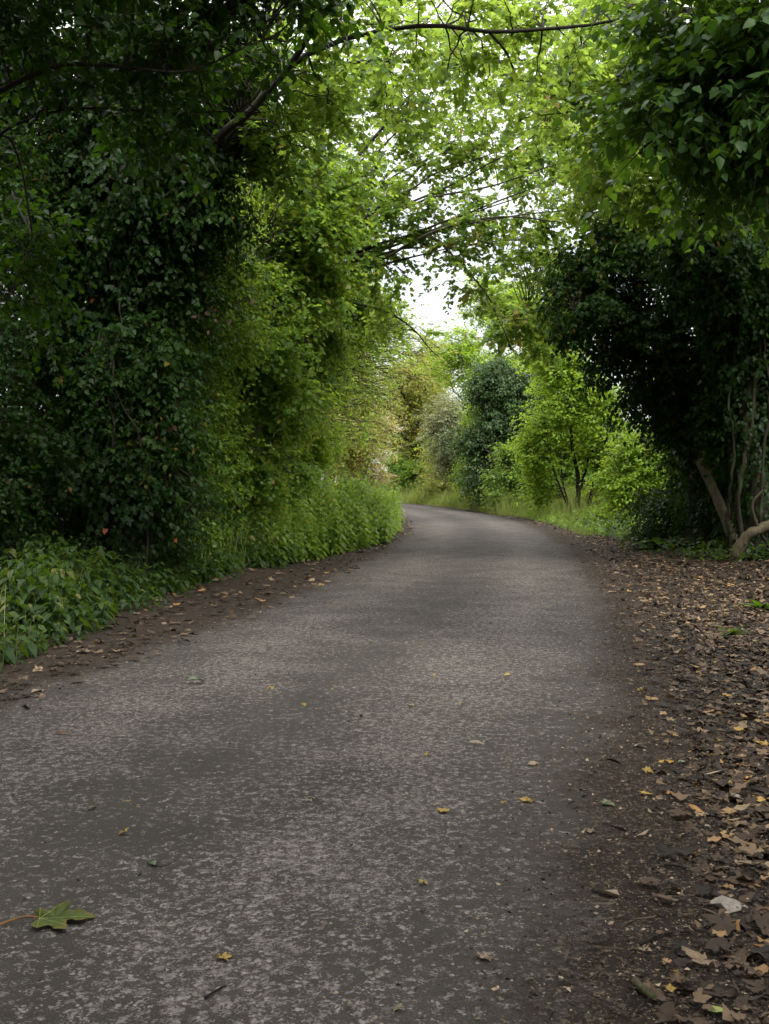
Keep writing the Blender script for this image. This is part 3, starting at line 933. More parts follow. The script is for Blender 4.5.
# --- near lime tree out of frame on the right
G0 = on_ground(3.9, 5.4)
g_tr = [G0, G0 + [0, 0, 1.8], G0 + [-0.1, 0, 3.6], G0 + [-0.1, 0.1, 6], G0 + [0, 0.1, 8.5]]
g1 = [G0 + [-0.05, 0, 3.0], P(900, 110, 5.6), P(800, 75, 5.7), P(730, 90, 5.8), P(680, 115, 5.9), P(640, 150, 6.0)]
g2 = [G0 + [-0.05, 0, 2.8], P(900, 170, 6.4), P(790, 175, 6.6), P(730, 200, 6.7), P(690, 218, 6.8)]
g3 = [G0 + [-0.1, 0, 3.8], P(850, -40, 5.8), P(740, -50, 6), P(660, -10, 6.2)]
tree('lime_tree', 'near tree overhanging from the right with large dark oval leaves', 'tree', G0,
     [(g_tr, 0.2, 0.08), (g1, 0.05, 0.008), (g2, 0.04, 0.008), (g3, 0.05, 0.01)],
     [B(720, 60, 5.8, 0.42, 0.6, 0.32, 24, -.25), B(680, 110, 5.9, 0.28, 0.5, 0.3, 14, -.2), B(750, 130, 5.9, 0.35, 0.5, 0.35, 17, -.25), B(700, 20, 6.1, 0.4, 0.5, 0.25, 16, -.15),
      B(800, 60, 5.6, 0.5, 0.6, 0.5, 30, -.15), B(730, 190, 6.7, 0.35, 0.4, 0.2, 14, -.1), B(800, -120, 5.8, 0.9, 1, 0.5, 40), B(900, 100, 5.6, 0.5, 0.9, 0.9, 40),
      (3.4, 4.5, 6.6, 1.8, 2.6, 1.0, 130, -.1), (2.0, 3.5, 7.0, 1.8, 3.0, 0.9, 80, 0), (3.9, 2.5, 3.6, 1.0, 1.8, 1.8, 110, -.1)],  # unseen crown over the lane, put in to cut foreground light
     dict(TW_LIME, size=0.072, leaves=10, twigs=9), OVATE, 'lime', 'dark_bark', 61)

# --- sycamore on the right behind it, limbs over the lane
H0 = on_ground(6.0, 11.8)
h_tr = [H0, H0 + [-0.1, 0, 2.5], H0 + [-0.2, 0, 5], H0 + [-0.2, 0.2, 8], H0 + [-0.2, 0.2, 10]]
h1 = [H0 + [-0.15, 0, 3.6], P(820, 130, 12), P(720, 110, 12.2), P(640, 120, 12.4), P(575, 110, 12.6)]
h2 = [H0 + [-0.2, 0, 4.6], P(800, 30, 12), P(700, 10, 12.2), P(600, 0, 12.6), P(520, -20, 13)]
h3 = [H0 + [-0.1, 0, 3.0], P(840, 230, 13), P(760, 200, 13.6), P(660, 190, 14), P(600, 180, 14.4)]
tree('sycamore_tree', 'tree on the right with light green lobed leaves behind the dark oval ones', 'tree', H0,
     [(h_tr, 0.24, 0.1), (h1, 0.08, 0.016), (h2, 0.08, 0.016), (h3, 0.07, 0.014)],
     [B(700, 60, 12.4, 1.0, 1.2, 0.8, 40, -.15), B(620, 100, 12.6, 0.9, 1.1, 0.7, 26, .12), B(600, 30, 12.6, 1.1, 1.2, 0.7, 29, .12), B(750, 130, 12.8, 0.8, 1.0, 0.7, 34, -.2),
      B(660, 180, 14, 1.0, 1.0, 0.6, 34, -.15), B(600, 190, 14.4, 0.7, 0.8, 0.5, 14, .1), B(780, 190, 13, 0.8, 1.0, 0.7, 34, -.2), B(540, 100, 13, 0.7, 0.8, 0.5, 11, .15), B(600, 150, 13.2, 0.8, 0.8, 0.5, 13, .12)],
     dict(TW_MAPLE, size=0.076, leaves=10), MAPLE, 'maple', 'bark', 71)

# --- dark ivy-covered trees on the right
R0 = on_ground(5.45, 18.2)
r_tr = [R0, P(696, 480, 18.3), P(682, 420, 18.2), P(672, 340, 18.0), P(690, 240, 18), P(700, 120, 18), P(700, 0, 18.2)]
r1 = [P(680, 410, 18.2), P(640, 350, 17.4), P(600, 320, 16.8), P(570, 310, 16.4)]
r2 = [P(674, 330, 18.0), P(700, 300, 17.2), P(740, 270, 16.6)]
r3 = [P(690, 250, 18), P(640, 240, 17.2), P(600, 250, 16.8)]
tree('holly_tree', 'dark tree hung with ivy on the right, its trunk bare below the crown', 'tree', R0,
     [(r_tr, 0.22, 0.08), (r1, 0.06, 0.015), (r2, 0.07, 0.02), (r3, 0.05, 0.014)],
     [B(600, 300, 16.8, 0.75, 0.9, 0.85, 68, 0), B(650, 330, 17, 0.8, 0.9, 0.9, 80, -.1), B(640, 260, 17, 0.9, 1.0, 0.8, 76, .05), B(720, 300, 17, 0.9, 1.0, 1.0, 88, -.15), B(610, 360, 17, 0.4, 0.6, 0.45, 19, -.1),
      B(650, 395, 17.4, 0.5, 0.6, 0.5, 32, -.15), B(760, 350, 17, 0.9, 1.0, 1.0, 72, -.2), B(700, 210, 17.6, 1.0, 1.2, 0.8, 56, .05), B(580, 265, 16.8, 0.5, 0.6, 0.5, 24, .1), B(700, 100, 18, 1.5, 1.5, 1.2, 60),
      B(600, 225, 17, 0.6, 0.7, 0.35, 16, .1), B(565, 330, 16.6, 0.3, 0.4, 0.3, 9, .1), B(590, 375, 17, 0.25, 0.4, 0.25, 4, 0), B(625, 400, 17.2, 0.25, 0.4, 0.3, 6, 0), B(555, 285, 16.6, 0.3, 0.4, 0.25, 6, .1), B(668, 430, 17.5, 0.3, 0.4, 0.3, 8, -.1), B(680, 170, 17, 1.1, 1.0, 0.7, 56, 0), B(760, 180, 17, 1.0, 1.0, 0.8, 56, -.1), B(700, 400, 17.6, 0.6, 0.6, 0.6, 32, -.1), B(630, 205, 17, 0.6, 0.7, 0.4, 20, .05)],
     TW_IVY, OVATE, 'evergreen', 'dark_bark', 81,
     ivy=[([R0 + [0, 0, 0.2], P(696, 480, 18.3), P(682, 420, 18.2), P(672, 340, 18.0), P(690, 240, 18)], 0.32, 0.42, 1800, 0.08)])
Q0 = on_ground(5.55, 15.6)
q_tr = [Q0, P(756, 470, 15.6), P(748, 400, 15.6), P(760, 300, 15.6), P(770, 180, 15.8), P(780, 40, 16)]
tree('vine_hung_tree', 'dark tree at the right edge with twisted climber stems up its trunk', 'tree', Q0,
     [(q_tr, 0.16, 0.08), ([P(752, 360, 15.6), P(720, 290, 15.2), P(680, 250, 15)], 0.06, 0.015), ([P(760, 300, 15.6), P(820, 230, 15.4), P(880, 180, 15)], 0.07, 0.02)],
     [B(740, 270, 15.2, 0.9, 1.0, 0.7, 75, -.1), B(700, 250, 15, 0.7, 0.8, 0.6, 50, .0), B(800, 260, 15.4, 1.0, 1.0, 1.0, 80, -.1), B(790, 400, 16, 0.5, 0.8, 1.0, 60, -.2), B(830, 120, 15.5, 1.5, 1.5, 1.2, 70), B(720, 180, 15.2, 0.9, 0.9, 0.6, 60, 0), B(745, 130, 15.2, 0.8, 0.8, 0.6, 40, 0), B(715, 420, 16.2, 0.35, 0.4, 0.6, 34, -.1), B(740, 340, 15.6, 0.6, 0.6, 0.5, 50, -.1)],
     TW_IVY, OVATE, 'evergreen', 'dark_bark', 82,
     ivy=[([Q0 + [0, 0, 0.1], P(756, 470, 15.6), P(748, 400, 15.6), P(760, 300, 15.6), P(770, 180, 15.8)], 0.26, 0.42, 3400, 0.07)],
     vines=[([Q0 + [-0.25, -0.15, 0], P(738, 500, 15.3), P(748, 440, 15.3), P(745, 395, 15.3), P(757, 330, 15.4), P(752, 270, 15.5)], 0.035),
            ([Q0 + [-0.4, 0.1, 0], P(727, 520, 15.5), P(733, 460, 15.4), P(729, 400, 15.4), P(738, 320, 15.5)], 0.024),
            ([Q0 + [0.15, -0.3, 0], P(765, 520, 15.1), P(760, 450, 15.1), P(768, 380, 15.2), P(758, 300, 15.3)], 0.028)])
b0 = on_ground(6.4, 19.8)
tree('holly_bush', 'dark ivy-smothered bush filling the gap behind the two right-hand trunks', 'shrub', b0,
     multi_stem(rg, b0, 3.6, 1.1, 6, 0.03), [(b0[0], b0[1], 1.2, 1.5, 1.0, 1.1, 150, -.2), (b0[0] - .1, b0[1], 2.9, 1.4, 1.0, 1.0, 120, -.15)],
     TW_IVY, IVY, 'ivy', 'dark_bark', 83, main='stem', crown='foliage')
b0 = on_ground(5.2, 18.9)
tree('bramble_bush', 'small dark bramble clump at the foot of the bare right-hand trunk', 'bramble', b0,
     multi_stem(rg, b0, 1.3, 0.8, 8, 0.012), [(b0[0], b0[1], 0.5, 0.75, 0.6, 0.55, 60, -.1)],
     dict(TW_IVY, size=0.07), OVATE, 'ivy', 'dead_wood', 84, main='stem', crown='foliage')

for (bx, by, bh, sd_, lab_) in ((6.7, 14.0, 1.4, 86, 'dark low thicket at the right edge beside the crooked mossy bough'), (6.2, 17.7, 2.4, 87, 'dark bush crowding between the bare trunk and the vine-hung trunk'), (7.2, 17.2, 4.5, 88, 'tall dark bush directly behind the vine-hung trunk')):
    b0 = on_ground(bx, by)
    tree('holly_bush', lab_, 'shrub', b0, multi_stem(rg, b0, bh, .8, 6, 0.022), [(b0[0], b0[1], bh * .35, .75, .7, bh * .33, 80, -.05), (b0[0], b0[1], bh * .75, .8, .7, bh * .3, 70, 0)],
         TW_IVY, OVATE, 'evergreen', 'dark_bark', sd_, main='stem', crown='foliage')

# --- bright shrubs on the right verge
b0 = on_ground(6.05, 33.0)
sh = [([b0, b0 + [0.02, 0, 1.0], P(573, 445, 33), P(568, 400, 33)], 0.10, 0.03, 'stem'), ([b0 + [-.15, 0, 0], P(556, 475, 33), P(548, 440, 33), P(540, 400, 33)], 0.04, 0.015, 'stem'),
      ([b0 + [.1, 0, .9], P(590, 455, 33), P(605, 430, 33)], 0.05, 0.015, 'stem'), ([b0 + [.2, .1, 0], P(592, 480, 33), P(588, 440, 33), P(584, 390, 33)], 0.04, 0.012, 'stem'),
      ([b0 + [-.1, .1, 0], P(562, 480, 33.3), P(560, 420, 33.3), P(556, 380, 33.3)], 0.035, 0.012, 'stem')]
tree('hazel_shrub', 'bright green multi-stemmed small tree on the right verge, its thin stems showing', 'shrub', b0, sh,
     [B(620, 430, 32.5, 0.9, 0.9, 0.9, 50, .1), B(550, 355, 33, 0.8, 0.8, 0.7, 40, .15), B(585, 360, 33, 0.7, 0.8, 0.6, 30, .15), B(585, 390, 33, 1.0, 1.0, 0.8, 50, .1), B(565, 400, 33, 1.3, 1.2, 1.1, 85, .1), B(545, 430, 33, 0.9, 1.0, 1.0, 40, .05), B(590, 430, 33, 1.0, 1.0, 0.9, 44, .1), B(605, 460, 33, 0.8, 0.9, 0.6, 45, .05), B(535, 465, 33, 0.6, 0.8, 0.6, 34, 0), B(560, 372, 33, 0.7, 0.8, 0.6, 40, .15), B(545, 490, 33.4, 0.7, 0.7, 0.5, 30, 0), B(600, 495, 33.2, 0.7, 0.7, 0.5, 30, 0), B(530, 440, 33, 0.5, 0.6, 0.5, 20, .1), B(612, 425, 33, 0.4, 0.5, 0.4, 16, .1)],
     dict(TW_MAPLE, size=0.11, twigs=7, leaves=7), OVATE, 'bright', 'dark_bark', 91, main='stem', crown='foliage')
b0 = on_ground(6.75, 27.5)
tree('hazel_shrub', 'low bright green bush half hidden behind the dark right-hand tree', 'shrub', b0,
     multi_stem(rg, b0, 2.6, 1.0, 7, 0.025), [B(655, 460, 27.5, 1.2, 1.0, 1.0, 80, .1), B(625, 455, 27.8, 0.6, 0.7, 0.5, 30, .1), B(640, 470, 27.5, 1.0, 1.0, 0.9, 90, .1), B(622, 490, 27.5, 0.7, 0.8, 0.6, 50, .05), B(668, 490, 27.5, 0.7, 0.8, 0.7, 50, 0), B(650, 440, 27.5, 0.6, 0.6, 0.4, 30, .1)],
     dict(TW_MAPLE, size=0.10, twigs=7, leaves=7), OVATE, 'bright', 'bark', 92, main='stem', crown='foliage')

# --- dark ivy tree further along on the right
J0 = on_ground(5.2, 41.5)
j_tr = [J0, P(512, 440, 41.5), P(505, 400, 41.5), P(500, 340, 41.5)]
tree('ivy_covered_tree', 'rounded dark bluish-green ivy-covered tree beyond the bright multi-stemmed shrub', 'tree', J0,
     [(j_tr, 0.22, 0.06)],
     [B(502, 420, 41, 1.3, 1.4, 1.6, 150, 0), B(492, 375, 41, 1.1, 1.2, 0.8, 60, .1), B(522, 385, 41, 0.9, 1.1, 0.8, 46, .05), B(480, 450, 41, 0.8, 1.0, 1.0, 50, .1), B(540, 420, 41.5, 0.6, 0.8, 0.8, 30, 0),
      B(478, 485, 41, 0.8, 0.9, 0.5, 40, 0), B(515, 475, 41, 0.9, 0.9, 0.7, 50, -.1), B(470, 390, 41, 0.5, 0.7, 0.5, 18, .15), B(535, 460, 41, 0.7, 0.9, 0.8, 36, -.1), B(458, 440, 41, 0.5, 0.7, 0.6, 24, .1)],
     dict(TW_IVY, size=0.12, len=0.5), DIAMOND, 'blue_green', 'dark_bark', 101)
b0 = on_ground(4.5, 46)
tree('pale_willow_bush', 'greyish olive bush at the right where the lane bends away', 'shrub', b0,
     multi_stem(rg, b0, 4.2, 1.2, 7, 0.035), [B(445, 445, 46, 1.1, 1.2, 1.2, 110, 0), B(440, 415, 46, 1.0, 1.0, 1.0, 70, .1), B(465, 470, 46, 0.9, 1.0, 0.8, 60, -.1)],
     dict(TW_HEDGE, size=0.12, len=0.5), NARROW, 'pale', 'bark', 102, main='stem', crown='foliage')
K0 = on_ground(7.2, 47)
tree('ash_tree', 'light green tree rising behind the rounded dark ivy-covered one', 'tree', K0,
     [([K0, K0 + [0, 0, 4], K0 + [-.3, 0, 7], K0 + [-.3, 0, 10]], 0.2, 0.05), ([K0 + [0, 0, 5], P(500, 330, 46), P(480, 290, 45)], 0.08, 0.02), ([K0 + [-.2, 0, 6], P(570, 310, 47), P(590, 280, 47)], 0.08, 0.02)],
     [B(535, 310, 47, 2.2, 2.0, 1.6, 150, .1), B(490, 300, 46, 1.4, 1.4, 1.2, 70, .1), B(580, 320, 47, 1.6, 1.6, 1.5, 90, .05), B(555, 360, 47, 1.8, 1.6, 1.4, 90, 0)],
     dict(TW_MAPLE, size=0.15, len=0.55), DIAMOND, 'bright', 'bark', 103)
K1 = on_ground(9.2, 27)
tree('sycamore_tree', 'tall tree behind the right-hand trees with leafy boughs high over the lane', 'tree', K1,
     [([K1, K1 + [-.2, 0, 4], K1 + [-.5, 0, 7], K1 + [-.5, 0, 11]], 0.26, 0.08), ([K1 + [-.3, 0, 5.5], P(680, 190, 26), P(600, 160, 25), P(545, 130, 24)], 0.09, 0.02),
      ([K1 + [-.4, 0, 6.5], P(680, 100, 26), P(600, 60, 25.5), P(540, 40, 25)], 0.09, 0.02), ([K1 + [-.2, 0, 4.5], P(690, 270, 27), P(620, 260, 27), P(570, 275, 27.5), P(520, 320, 27)], 0.07, 0.014)],
     [B(600, 150, 25, 1.6, 1.6, 1.0, 49, .1), B(560, 100, 24.5, 1.3, 1.5, 1.0, 29, .12), B(640, 90, 25.5, 1.8, 1.8, 1.4, 62, .1), B(590, 265, 27, 1.1, 1.2, 0.8, 29, .1), B(660, 220, 26.5, 1.6, 1.6, 1.2, 56, .05), B(560, 320, 28, 0.9, 1.0, 0.6, 16, .1),
      B(640, 0, 25.5, 2.0, 1.8, 1.2, 28, .05), B(520, 180, 24, 1.0, 1.2, 0.8, 18, .15), B(540, 250, 25, 0.8, 1.0, 0.6, 20, .15), B(530, 318, 27, 0.7, 1.0, 0.5, 16, .2), B(500, 335, 27, 0.5, 0.9, 0.4, 9, .2), B(545, 355, 28, 0.6, 0.9, 0.5, 12, .2)],
     dict(TW_MAPLE, size=0.125, len=0.5), MAPLE, 'maple', 'bark', 104)

# --- the far end of the lane
def far_tree(name, label, cat, x, y, h, r, leaf, n, seed, tone=0.0, size=0.16, tmn=DIAMOND, lowest=0.25, group=None):
    q = rng_of(seed)
    b = on_ground(x, y)
    st = [([b, b + [0.1, 0, h * .35], b + [q.normal(0, .2), 0, h * .65], b + [q.normal(0, .3), 0, h * .92]], 0.03 * h, 0.02)]
    for k in range(4):
        a = q.random() * 6.28
        z = h * (0.35 + 0.12 * k)
        st.append(([b + [0, 0, z], b + [math.cos(a) * r * .5, math.sin(a) * r * .5, z + h * .12], b + [math.cos(a) * r * .9, math.sin(a) * r * .9, z + h * .2]], 0.012 * h, 0.012))
    bl = []
    for k in range(6):
        a = q.random() * 6.28
        z = h * (lowest + (0.92 - lowest) * (k + .5) / 6)
        w = r * (0.75 - 0.35 * abs((k + .5) / 6 - .4))
        bl.append((x + math.cos(a) * r * .4, y + math.sin(a) * r * .4, z, w, w, h * .17, n // 6, tone + q.normal(0, .08)))
    return tree(name, label, cat, b, st, bl, dict(TW_MAPLE, size=size, len=0.55, twigs=8, leaves=9, flat=0.7), tmn, leaf, 'bark', seed, group)


far_tree('willow_tree', 'pale yellow-green tree closing the far end of the lane', 'tree', 1.6, 64, 9.5, 4.0, 'yellow', 560, 201, .1)
far_tree('hawthorn_bush', 'russet pinkish bush beside the vanishing point of the lane', 'shrub', -1.0, 50, 4.6, 2.0, 'russet', 260, 202, 0, 0.12, DIAMOND, 0.1)
far_tree('willow_tree', 'grey-green tree behind the russet bush at the far bend', 'tree', 3.0, 78, 10, 4.4, 'pale', 560, 203, -.1, 0.17, NARROW, 0.06)
far_tree('field_maple', 'light yellow tree with a loose top above the far bend', 'tree', -2.2, 41, 8.0, 2.6, 'yellow', 400, 204, .15, 0.14)
far_tree('hawthorn_bush', 'small dark green bush low at the far bend', 'shrub', 1.3, 61, 2.6, 1.6, 'hedge', 150, 205, -.3, 0.14, DIAMOND, 0.1)
far_tree('field_maple', 'mid-green tree behind the olive bush on the right of the far bend', 'tree', 5.2, 58, 9.5, 3.6, 'bright', 560, 206, 0, 0.16, DIAMOND, 0.06)
far_tree('ash_tree', 'tall pale tree farthest away beyond the bend', 'tree', -4.5, 86, 10, 4.0, 'pale', 420, 207, .05, 0.2)
far_tree('ash_tree', 'rounded green tree far beyond the bend, partly hidden by the pale ones', 'tree', 9.5, 84, 11.5, 5.0, 'hedge', 520, 208, .15, 0.2, DIAMOND, 0.06)
far_tree('hawthorn_bush', 'dense green bush behind the thin stems of the bright small tree', 'shrub', 7.3, 39.5, 5.0, 2.4, 'hedge', 420, 221, .05, 0.12, OVATE, 0.08)
far_tree('hawthorn_bush', 'leafy bush between the dark rounded tree and the bright small tree', 'shrub', 7.2, 47, 4.6, 2.2, 'hedge', 380, 222, -.05, 0.13, DIAMOND, 0.08)
far_tree('elder_bush', 'tall light green bush behind the low bright bush on the right', 'shrub', 9.6, 33, 5.6, 2.2, 'bright', 420, 223, -.1, 0.12, OVATE, 0.08)
far_tree('elder_bush', 'shaded green bush filling the hedge line behind the dark right-hand trunks', 'shrub', 9.4, 23.5, 4.6, 2.0, 'hedge', 420, 224, 0, 0.1, OVATE, 0.08)
far_tree('elder_bush', 'pale yellow-green bush at the foot of the olive bush by the bend', 'shrub', 3.6, 52.5, 3.4, 2.0, 'yellow', 260, 225, -.05, 0.12, DIAMOND, 0.08)

far_tree('hawthorn_bush', 'green field-edge bush seen through gaps in the far left shrubs', 'shrub', -8.6, 18.5, 6.5, 2.4, 'hedge', 420, 226, -.1, 0.11, OVATE, 0.08)
far_tree('hawthorn_bush', 'green field-edge bush just left of the far left shrubs', 'shrub', -6.9, 12.8, 6.0, 1.8, 'hedge', 380, 227, -.15, 0.10, OVATE, 0.08)
far_tree('elder_bush', 'low fresh green bush growing in front of the dark rounded ivy-covered tree', 'shrub', 4.75, 38.6, 2.6, 1.2, 'meadow', 130, 231, 0, 0.11, OVATE, 0.1)
far_tree('elder_sapling', 'loose light green sapling rising between the olive bush and the dark rounded tree', 'sapling', 3.9, 42.5, 5.0, 1.0, 'bright', 110, 232, 0, 0.11, OVATE, 0.15)
# field edge trees glimpsed through the gaps at both sides
fp = far_tree('oak_tree', 'sunlit tree across the field, glimpsed through the left hedge', 'tree', -16, 34, 8, 3.4, 'bright', 420, 210, .1, 0.2)
far_tree('oak_tree', 'yellowish tree across the field, glimpsed under the left boughs', 'tree', -22, 44, 9, 4.0, 'yellow', 420, 211, .1, 0.2)
far_tree('field_maple', 'light green tree behind the left hedgerow shrubs', 'tree', -6.5, 27, 8.5, 2.6, 'bright', 380, 212, 0, 0.15)
far_tree('field_maple', 'green tree standing behind the dark trunks on the right', 'tree', 11.5, 29, 8.5, 2.8, 'bright', 380, 213, 0, 0.16)
far_tree('oak_tree', 'yellow-green tree in the field beyond the right-hand trunks', 'tree', 17, 36, 9, 3.6, 'yellow', 420, 214, .1, 0.2)

# ------------------------------------------------------------------ nettles and other verge plants
def nettle_plant(rng, h):
    n = int(h / 0.065)
    zs = np.linspace(0.12, 1, n) * h
    lean = rng.normal(0, 0.12, 2)
    zz = np.linspace(0, h, 8)
    path = np.stack([lean[0] * (zz / h) ** 2 * h, lean[1] * (zz / h) ** 2 * h, zz], 1)
    tv, tf = tubes(path, np.linspace(0.005, 0.002, 8), 4)
    pos, d, nr, sz = [], [], [], []
    a0 = rng.random() * 6.28
    for k, z in enumerate(zs):
        for s in (0, math.pi):
            a = a0 + s + (k % 2) * math.pi / 2 + rng.normal(0, 0.2)
            u = np.array([math.cos(a), math.sin(a), 0])
            q = (z / h) ** 2 * h
            pos.append([lean[0] * q, lean[1] * q, z] + u * 0.02)
            d.append(u + [0, 0, -0.25 + rng.normal(0, 0.2)])
            nr.append([0, 0, 1] + u * 0.35 + rng.normal(0, 0.2, 3))
            sz.append((0.06 + 0.07 * math.sin(math.pi * min(1, (z / h) * 0.8 + 0.15))) * (0.8 + 0.4 * rng.random()) * (1.0 if z < h * .93 else 0.55))
    ti = np.clip(0.3 + 0.35 * (zs / h).repeat(2) ** 2 + rng.normal(0, 0.12, len(pos)), 0, 0.95)
    return (tv, tf[0]), leaves(NETTLE, np.array(pos), np.array(d), np.array(nr), np.array(sz), ti)


q = rng_of(300)
protos = [nettle_plant(q, h) for h in (0.28, 0.38, 0.48, 0.6, 0.75, 0.95)]
_vy = np.array([4.0, 7.5, 9.5, 13.1, 16, 20.2, 24, 30, 40, 50])
_vx = np.array([-3.05, -2.72, -2.55, -2.2, -1.32, -0.12, 0.10, 0.22, -0.15, -0.9])


def verge_x(y):
    return np.interp(y, _vy, _vx)


pts = []
for _ in range(5200):
    y = 5.2 + 26 * q.random() ** 0.95
    w = q.random()
    x = verge_x(y) + 0.14 - 0.10 * float(smoothstep(14, 18, y)) - 1.6 * w ** 1.4 + q.normal(0, 0.09)
    if (x - A0[0]) ** 2 + (y - A0[1]) ** 2 < 0.25:
        continue
    gap = 0.5 + 0.5 * math.sin(2.3 * y + 1.1 * x) * math.sin(1.1 * y - 2.7 * x)
    if q.random() > 0.45 + 0.55 * gap:
        continue
    hgt = (0.20 + 0.22 * float(smoothstep(0, 0.5, w)) + (0.12 + 0.62 * q.random() ** 1.6) * float(smoothstep(12.5, 18, y))) * (0.6 + 0.75 * q.random()) * (.7 + .5 * gap)
    pts.append((x, y, hgt, w))
# the largest in the picture as plants of their own, the rest one mass
pts.sort(key=lambda p: p[1] + p[3] * 2.5)
N_IND = 150
proot = []
heights = np.array([0.28, 0.38, 0.48, 0.6, 0.75, 0.95])
for k, (st, lv) in enumerate(protos):
    r = empty('nettle_plant', (0, 0, 0), 'green nettle plant with drooping toothed leaves at the front of the left verge', 'nettle', 'nettles at the front of the left verge')
    build('stem', st[0], [st[1]], M['stalk'], r, np.full(len(st[0]), 0.5))
    build('foliage', lv[0], [lv[1]], M['nettle'], r, lv[2])
    proot.append(r)
used = set()
bag = Bag()
bag2 = Bag()
for i, (x, y, h, w) in enumerate(pts):
    k = int(np.argmin(np.abs(heights - h)))
    s = h / heights[k]
    rz = q.random() * 6.28
    z = float(surf_z(np.array(x), np.array(y)))
    if i < N_IND:
        if k not in used:
            used.add(k)
            r = proot[k]
            r.location = (x, y, z)
            r.rotation_euler = (0, 0, rz)
            r.scale = (s, s, s)
        else:
            copy_thing(proot[k], (x, y, z), rz, s)
    else:
        c, sn = math.cos(rz), math.sin(rz)
        Rm = np.array([[c, sn, 0], [-sn, c, 0], [0, 0, 1]]) * s
        st, lv = protos[k]
        dt = q.normal(0, .2)
        bb = bag2 if y > 13.5 + 2.5 * q.random() else bag  # same nettle shapes in a lighter leaf, to brighten this bank
        bb.add(st[0] @ Rm + [x, y, z], st[1], np.full(len(st[0]), .2))
        bb.add(lv[0] @ Rm + [x, y, z], lv[1], np.clip(lv[2] + dt, 0, 1))
for k, r in enumerate(proot):
    if k not in used:
        for c in list(r.children):
            bpy.data.objects.remove(c)
        bpy.data.objects.remove(r)
for _ in range(1500):
    y = 21 + 37 * q.random()
    w = q.random()
    x = float(road_x(y)) + 2.15 + 0.5 * float(smoothstep(32, 24, y)) + 3.6 * w
    h = (0.22 + 0.75 * w * q.random() + .35 * q.random() * float(smoothstep(36, 44, y))) * (0.7 + .5 * q.random())
    k = int(q.integers(len(protos)))
    s = h / heights[k] * np.array([1.5, 1.5, 1.0])
    rz = q.random() * 6.28
    c, sn = math.cos(rz), math.sin(rz)
    Rm = np.array([[c, sn, 0], [-sn, c, 0], [0, 0, 1]]) * s
    st, lv = protos[k]
    z = float(surf_z(np.array(x), np.array(y)))
    dt = q.normal(.12, .15)
    bag2.add(st[0] @ Rm + [x, y, z], st[1], np.full(len(st[0]), .2))
    bag2.add(lv[0] @ Rm + [x, y, z], lv[1], np.clip(lv[2] + dt, 0, 1))
tag(bag2.build('weeds', M['meadow']), 'loose bank of light green weeds beside the lane towards the bend', 'weeds', None, 'stuff')
tag(bag.build('undergrowth', M['nettle']), 'mass of nettles and weeds lining both verges', 'undergrowth', None, 'stuff')


def blades(rng, xs, ys, h, w, tint):
    n = len(xs)
    zs = surf_z(xs, ys)
    a = rng.random(n) * 6.28
    lean = (0.15 + 0.5 * rng.random(n)) * h
    b = rng.random(n) * 6.28
    p = np.stack([xs, ys, zs], 1)
    side = np.stack([np.cos(a), np.sin(a), 0 * a], 1) * w[:, None]
    ln = np.stack([np.cos(b) * lean, np.sin(b) * lean, 0 * a], 1)
    up = np.zeros((n, 3))
    up[:, 2] = h
    v = np.stack([p - side / 2, p + side / 2, p + up * .55 + ln * .3 - side * .4, p + up * .55 + ln * .3 + side * .4, p + up * 0.95 + ln], 1)
    f = (np.array([[0, 1, 3], [0, 3, 2], [2, 3, 4]])[None] + (np.arange(n) * 5)[:, None, None]).reshape(-1, 3)
    return v.reshape(-1, 3), f, np.repeat(tint, 5)


# grass: left bank further on, right verge, far right bank
bag = Bag()
q = rng_of(310)


def grass_patch(n, yr, off, wid, hr, t0, ts, wpow=1.0, wl=0.006):
    y = yr[0] + (yr[1] - yr[0]) * q.random(n)
    w = q.random(n) ** wpow
    x = (verge_x(y) - off - wid * w) if off < 0 or wid < 0 else (road_x(y) + off + wid * w)
    return y, x, w


def add_grass(y, x, h, t, w):
    v, f, ti = blades(q, x, y, h, w, np.clip(t, 0, 1))
    bag.add(v, f, ti)


n = 5000
y = 13 + 24 * q.random(n)
x = verge_x(y) + 0.05 - 1.2 * q.random(n) ** 1.3
add_grass(y, x, 0.2 + 0.85 * q.random(n) ** 2, 0.12 + 0.4 * q.random(n), 0.007 + 0.006 * q.random(n))
n = 9000      # right far bank, tall and pale
y = 36 + 22 * q.random(n)
x = road_x(y) + 1.9 + 3.4 * q.random(n) ** 1.2
clump = 0.5 + 0.5 * np.sin(1.9 * x + 1.3 * y) * np.sin(0.8 * y - 1.1 * x)
add_grass(y, x, (0.3 + 1.0 * q.random(n) ** 1.5 * (.4 + clump)) * smoothstep(0, .6, (x - road_x(y) - 1.7)), 0.2 + 0.35 * q.random(n) + .35 * clump, 0.012 + 0.008 * q.random(n))
n = 8000      # right verge by the bright shrubs
y = 23 + 14 * q.random(n)
x = road_x(y) + 2.25 + 3.2 * q.random(n)
tall = smoothstep(28, 33, y) * smoothstep(2.3, 3.2, x - road_x(y))
add_grass(y, x, 0.06 + 0.14 * q.random(n) + 1.1 * tall * q.random(n) ** 1.6, 0.08 + 0.25 * q.random(n) + 0.8 * tall * q.random(n), 0.008 + 0.006 * q.random(n))
n = 7000       # left beyond the bend
y = 40 + 22 * q.random(n)
x = road_x(y) - 2.0 - 3.0 * q.random(n)
add_grass(y, x, 0.3 + 0.7 * q.random(n), 0.25 + 0.5 * q.random(n), 0.012 + 0.008 * q.random(n))
n = 420
y = 6.5 + 18 * q.random(n)
x = verge_x(y) - 0.05 - 1.1 * q.random(n)
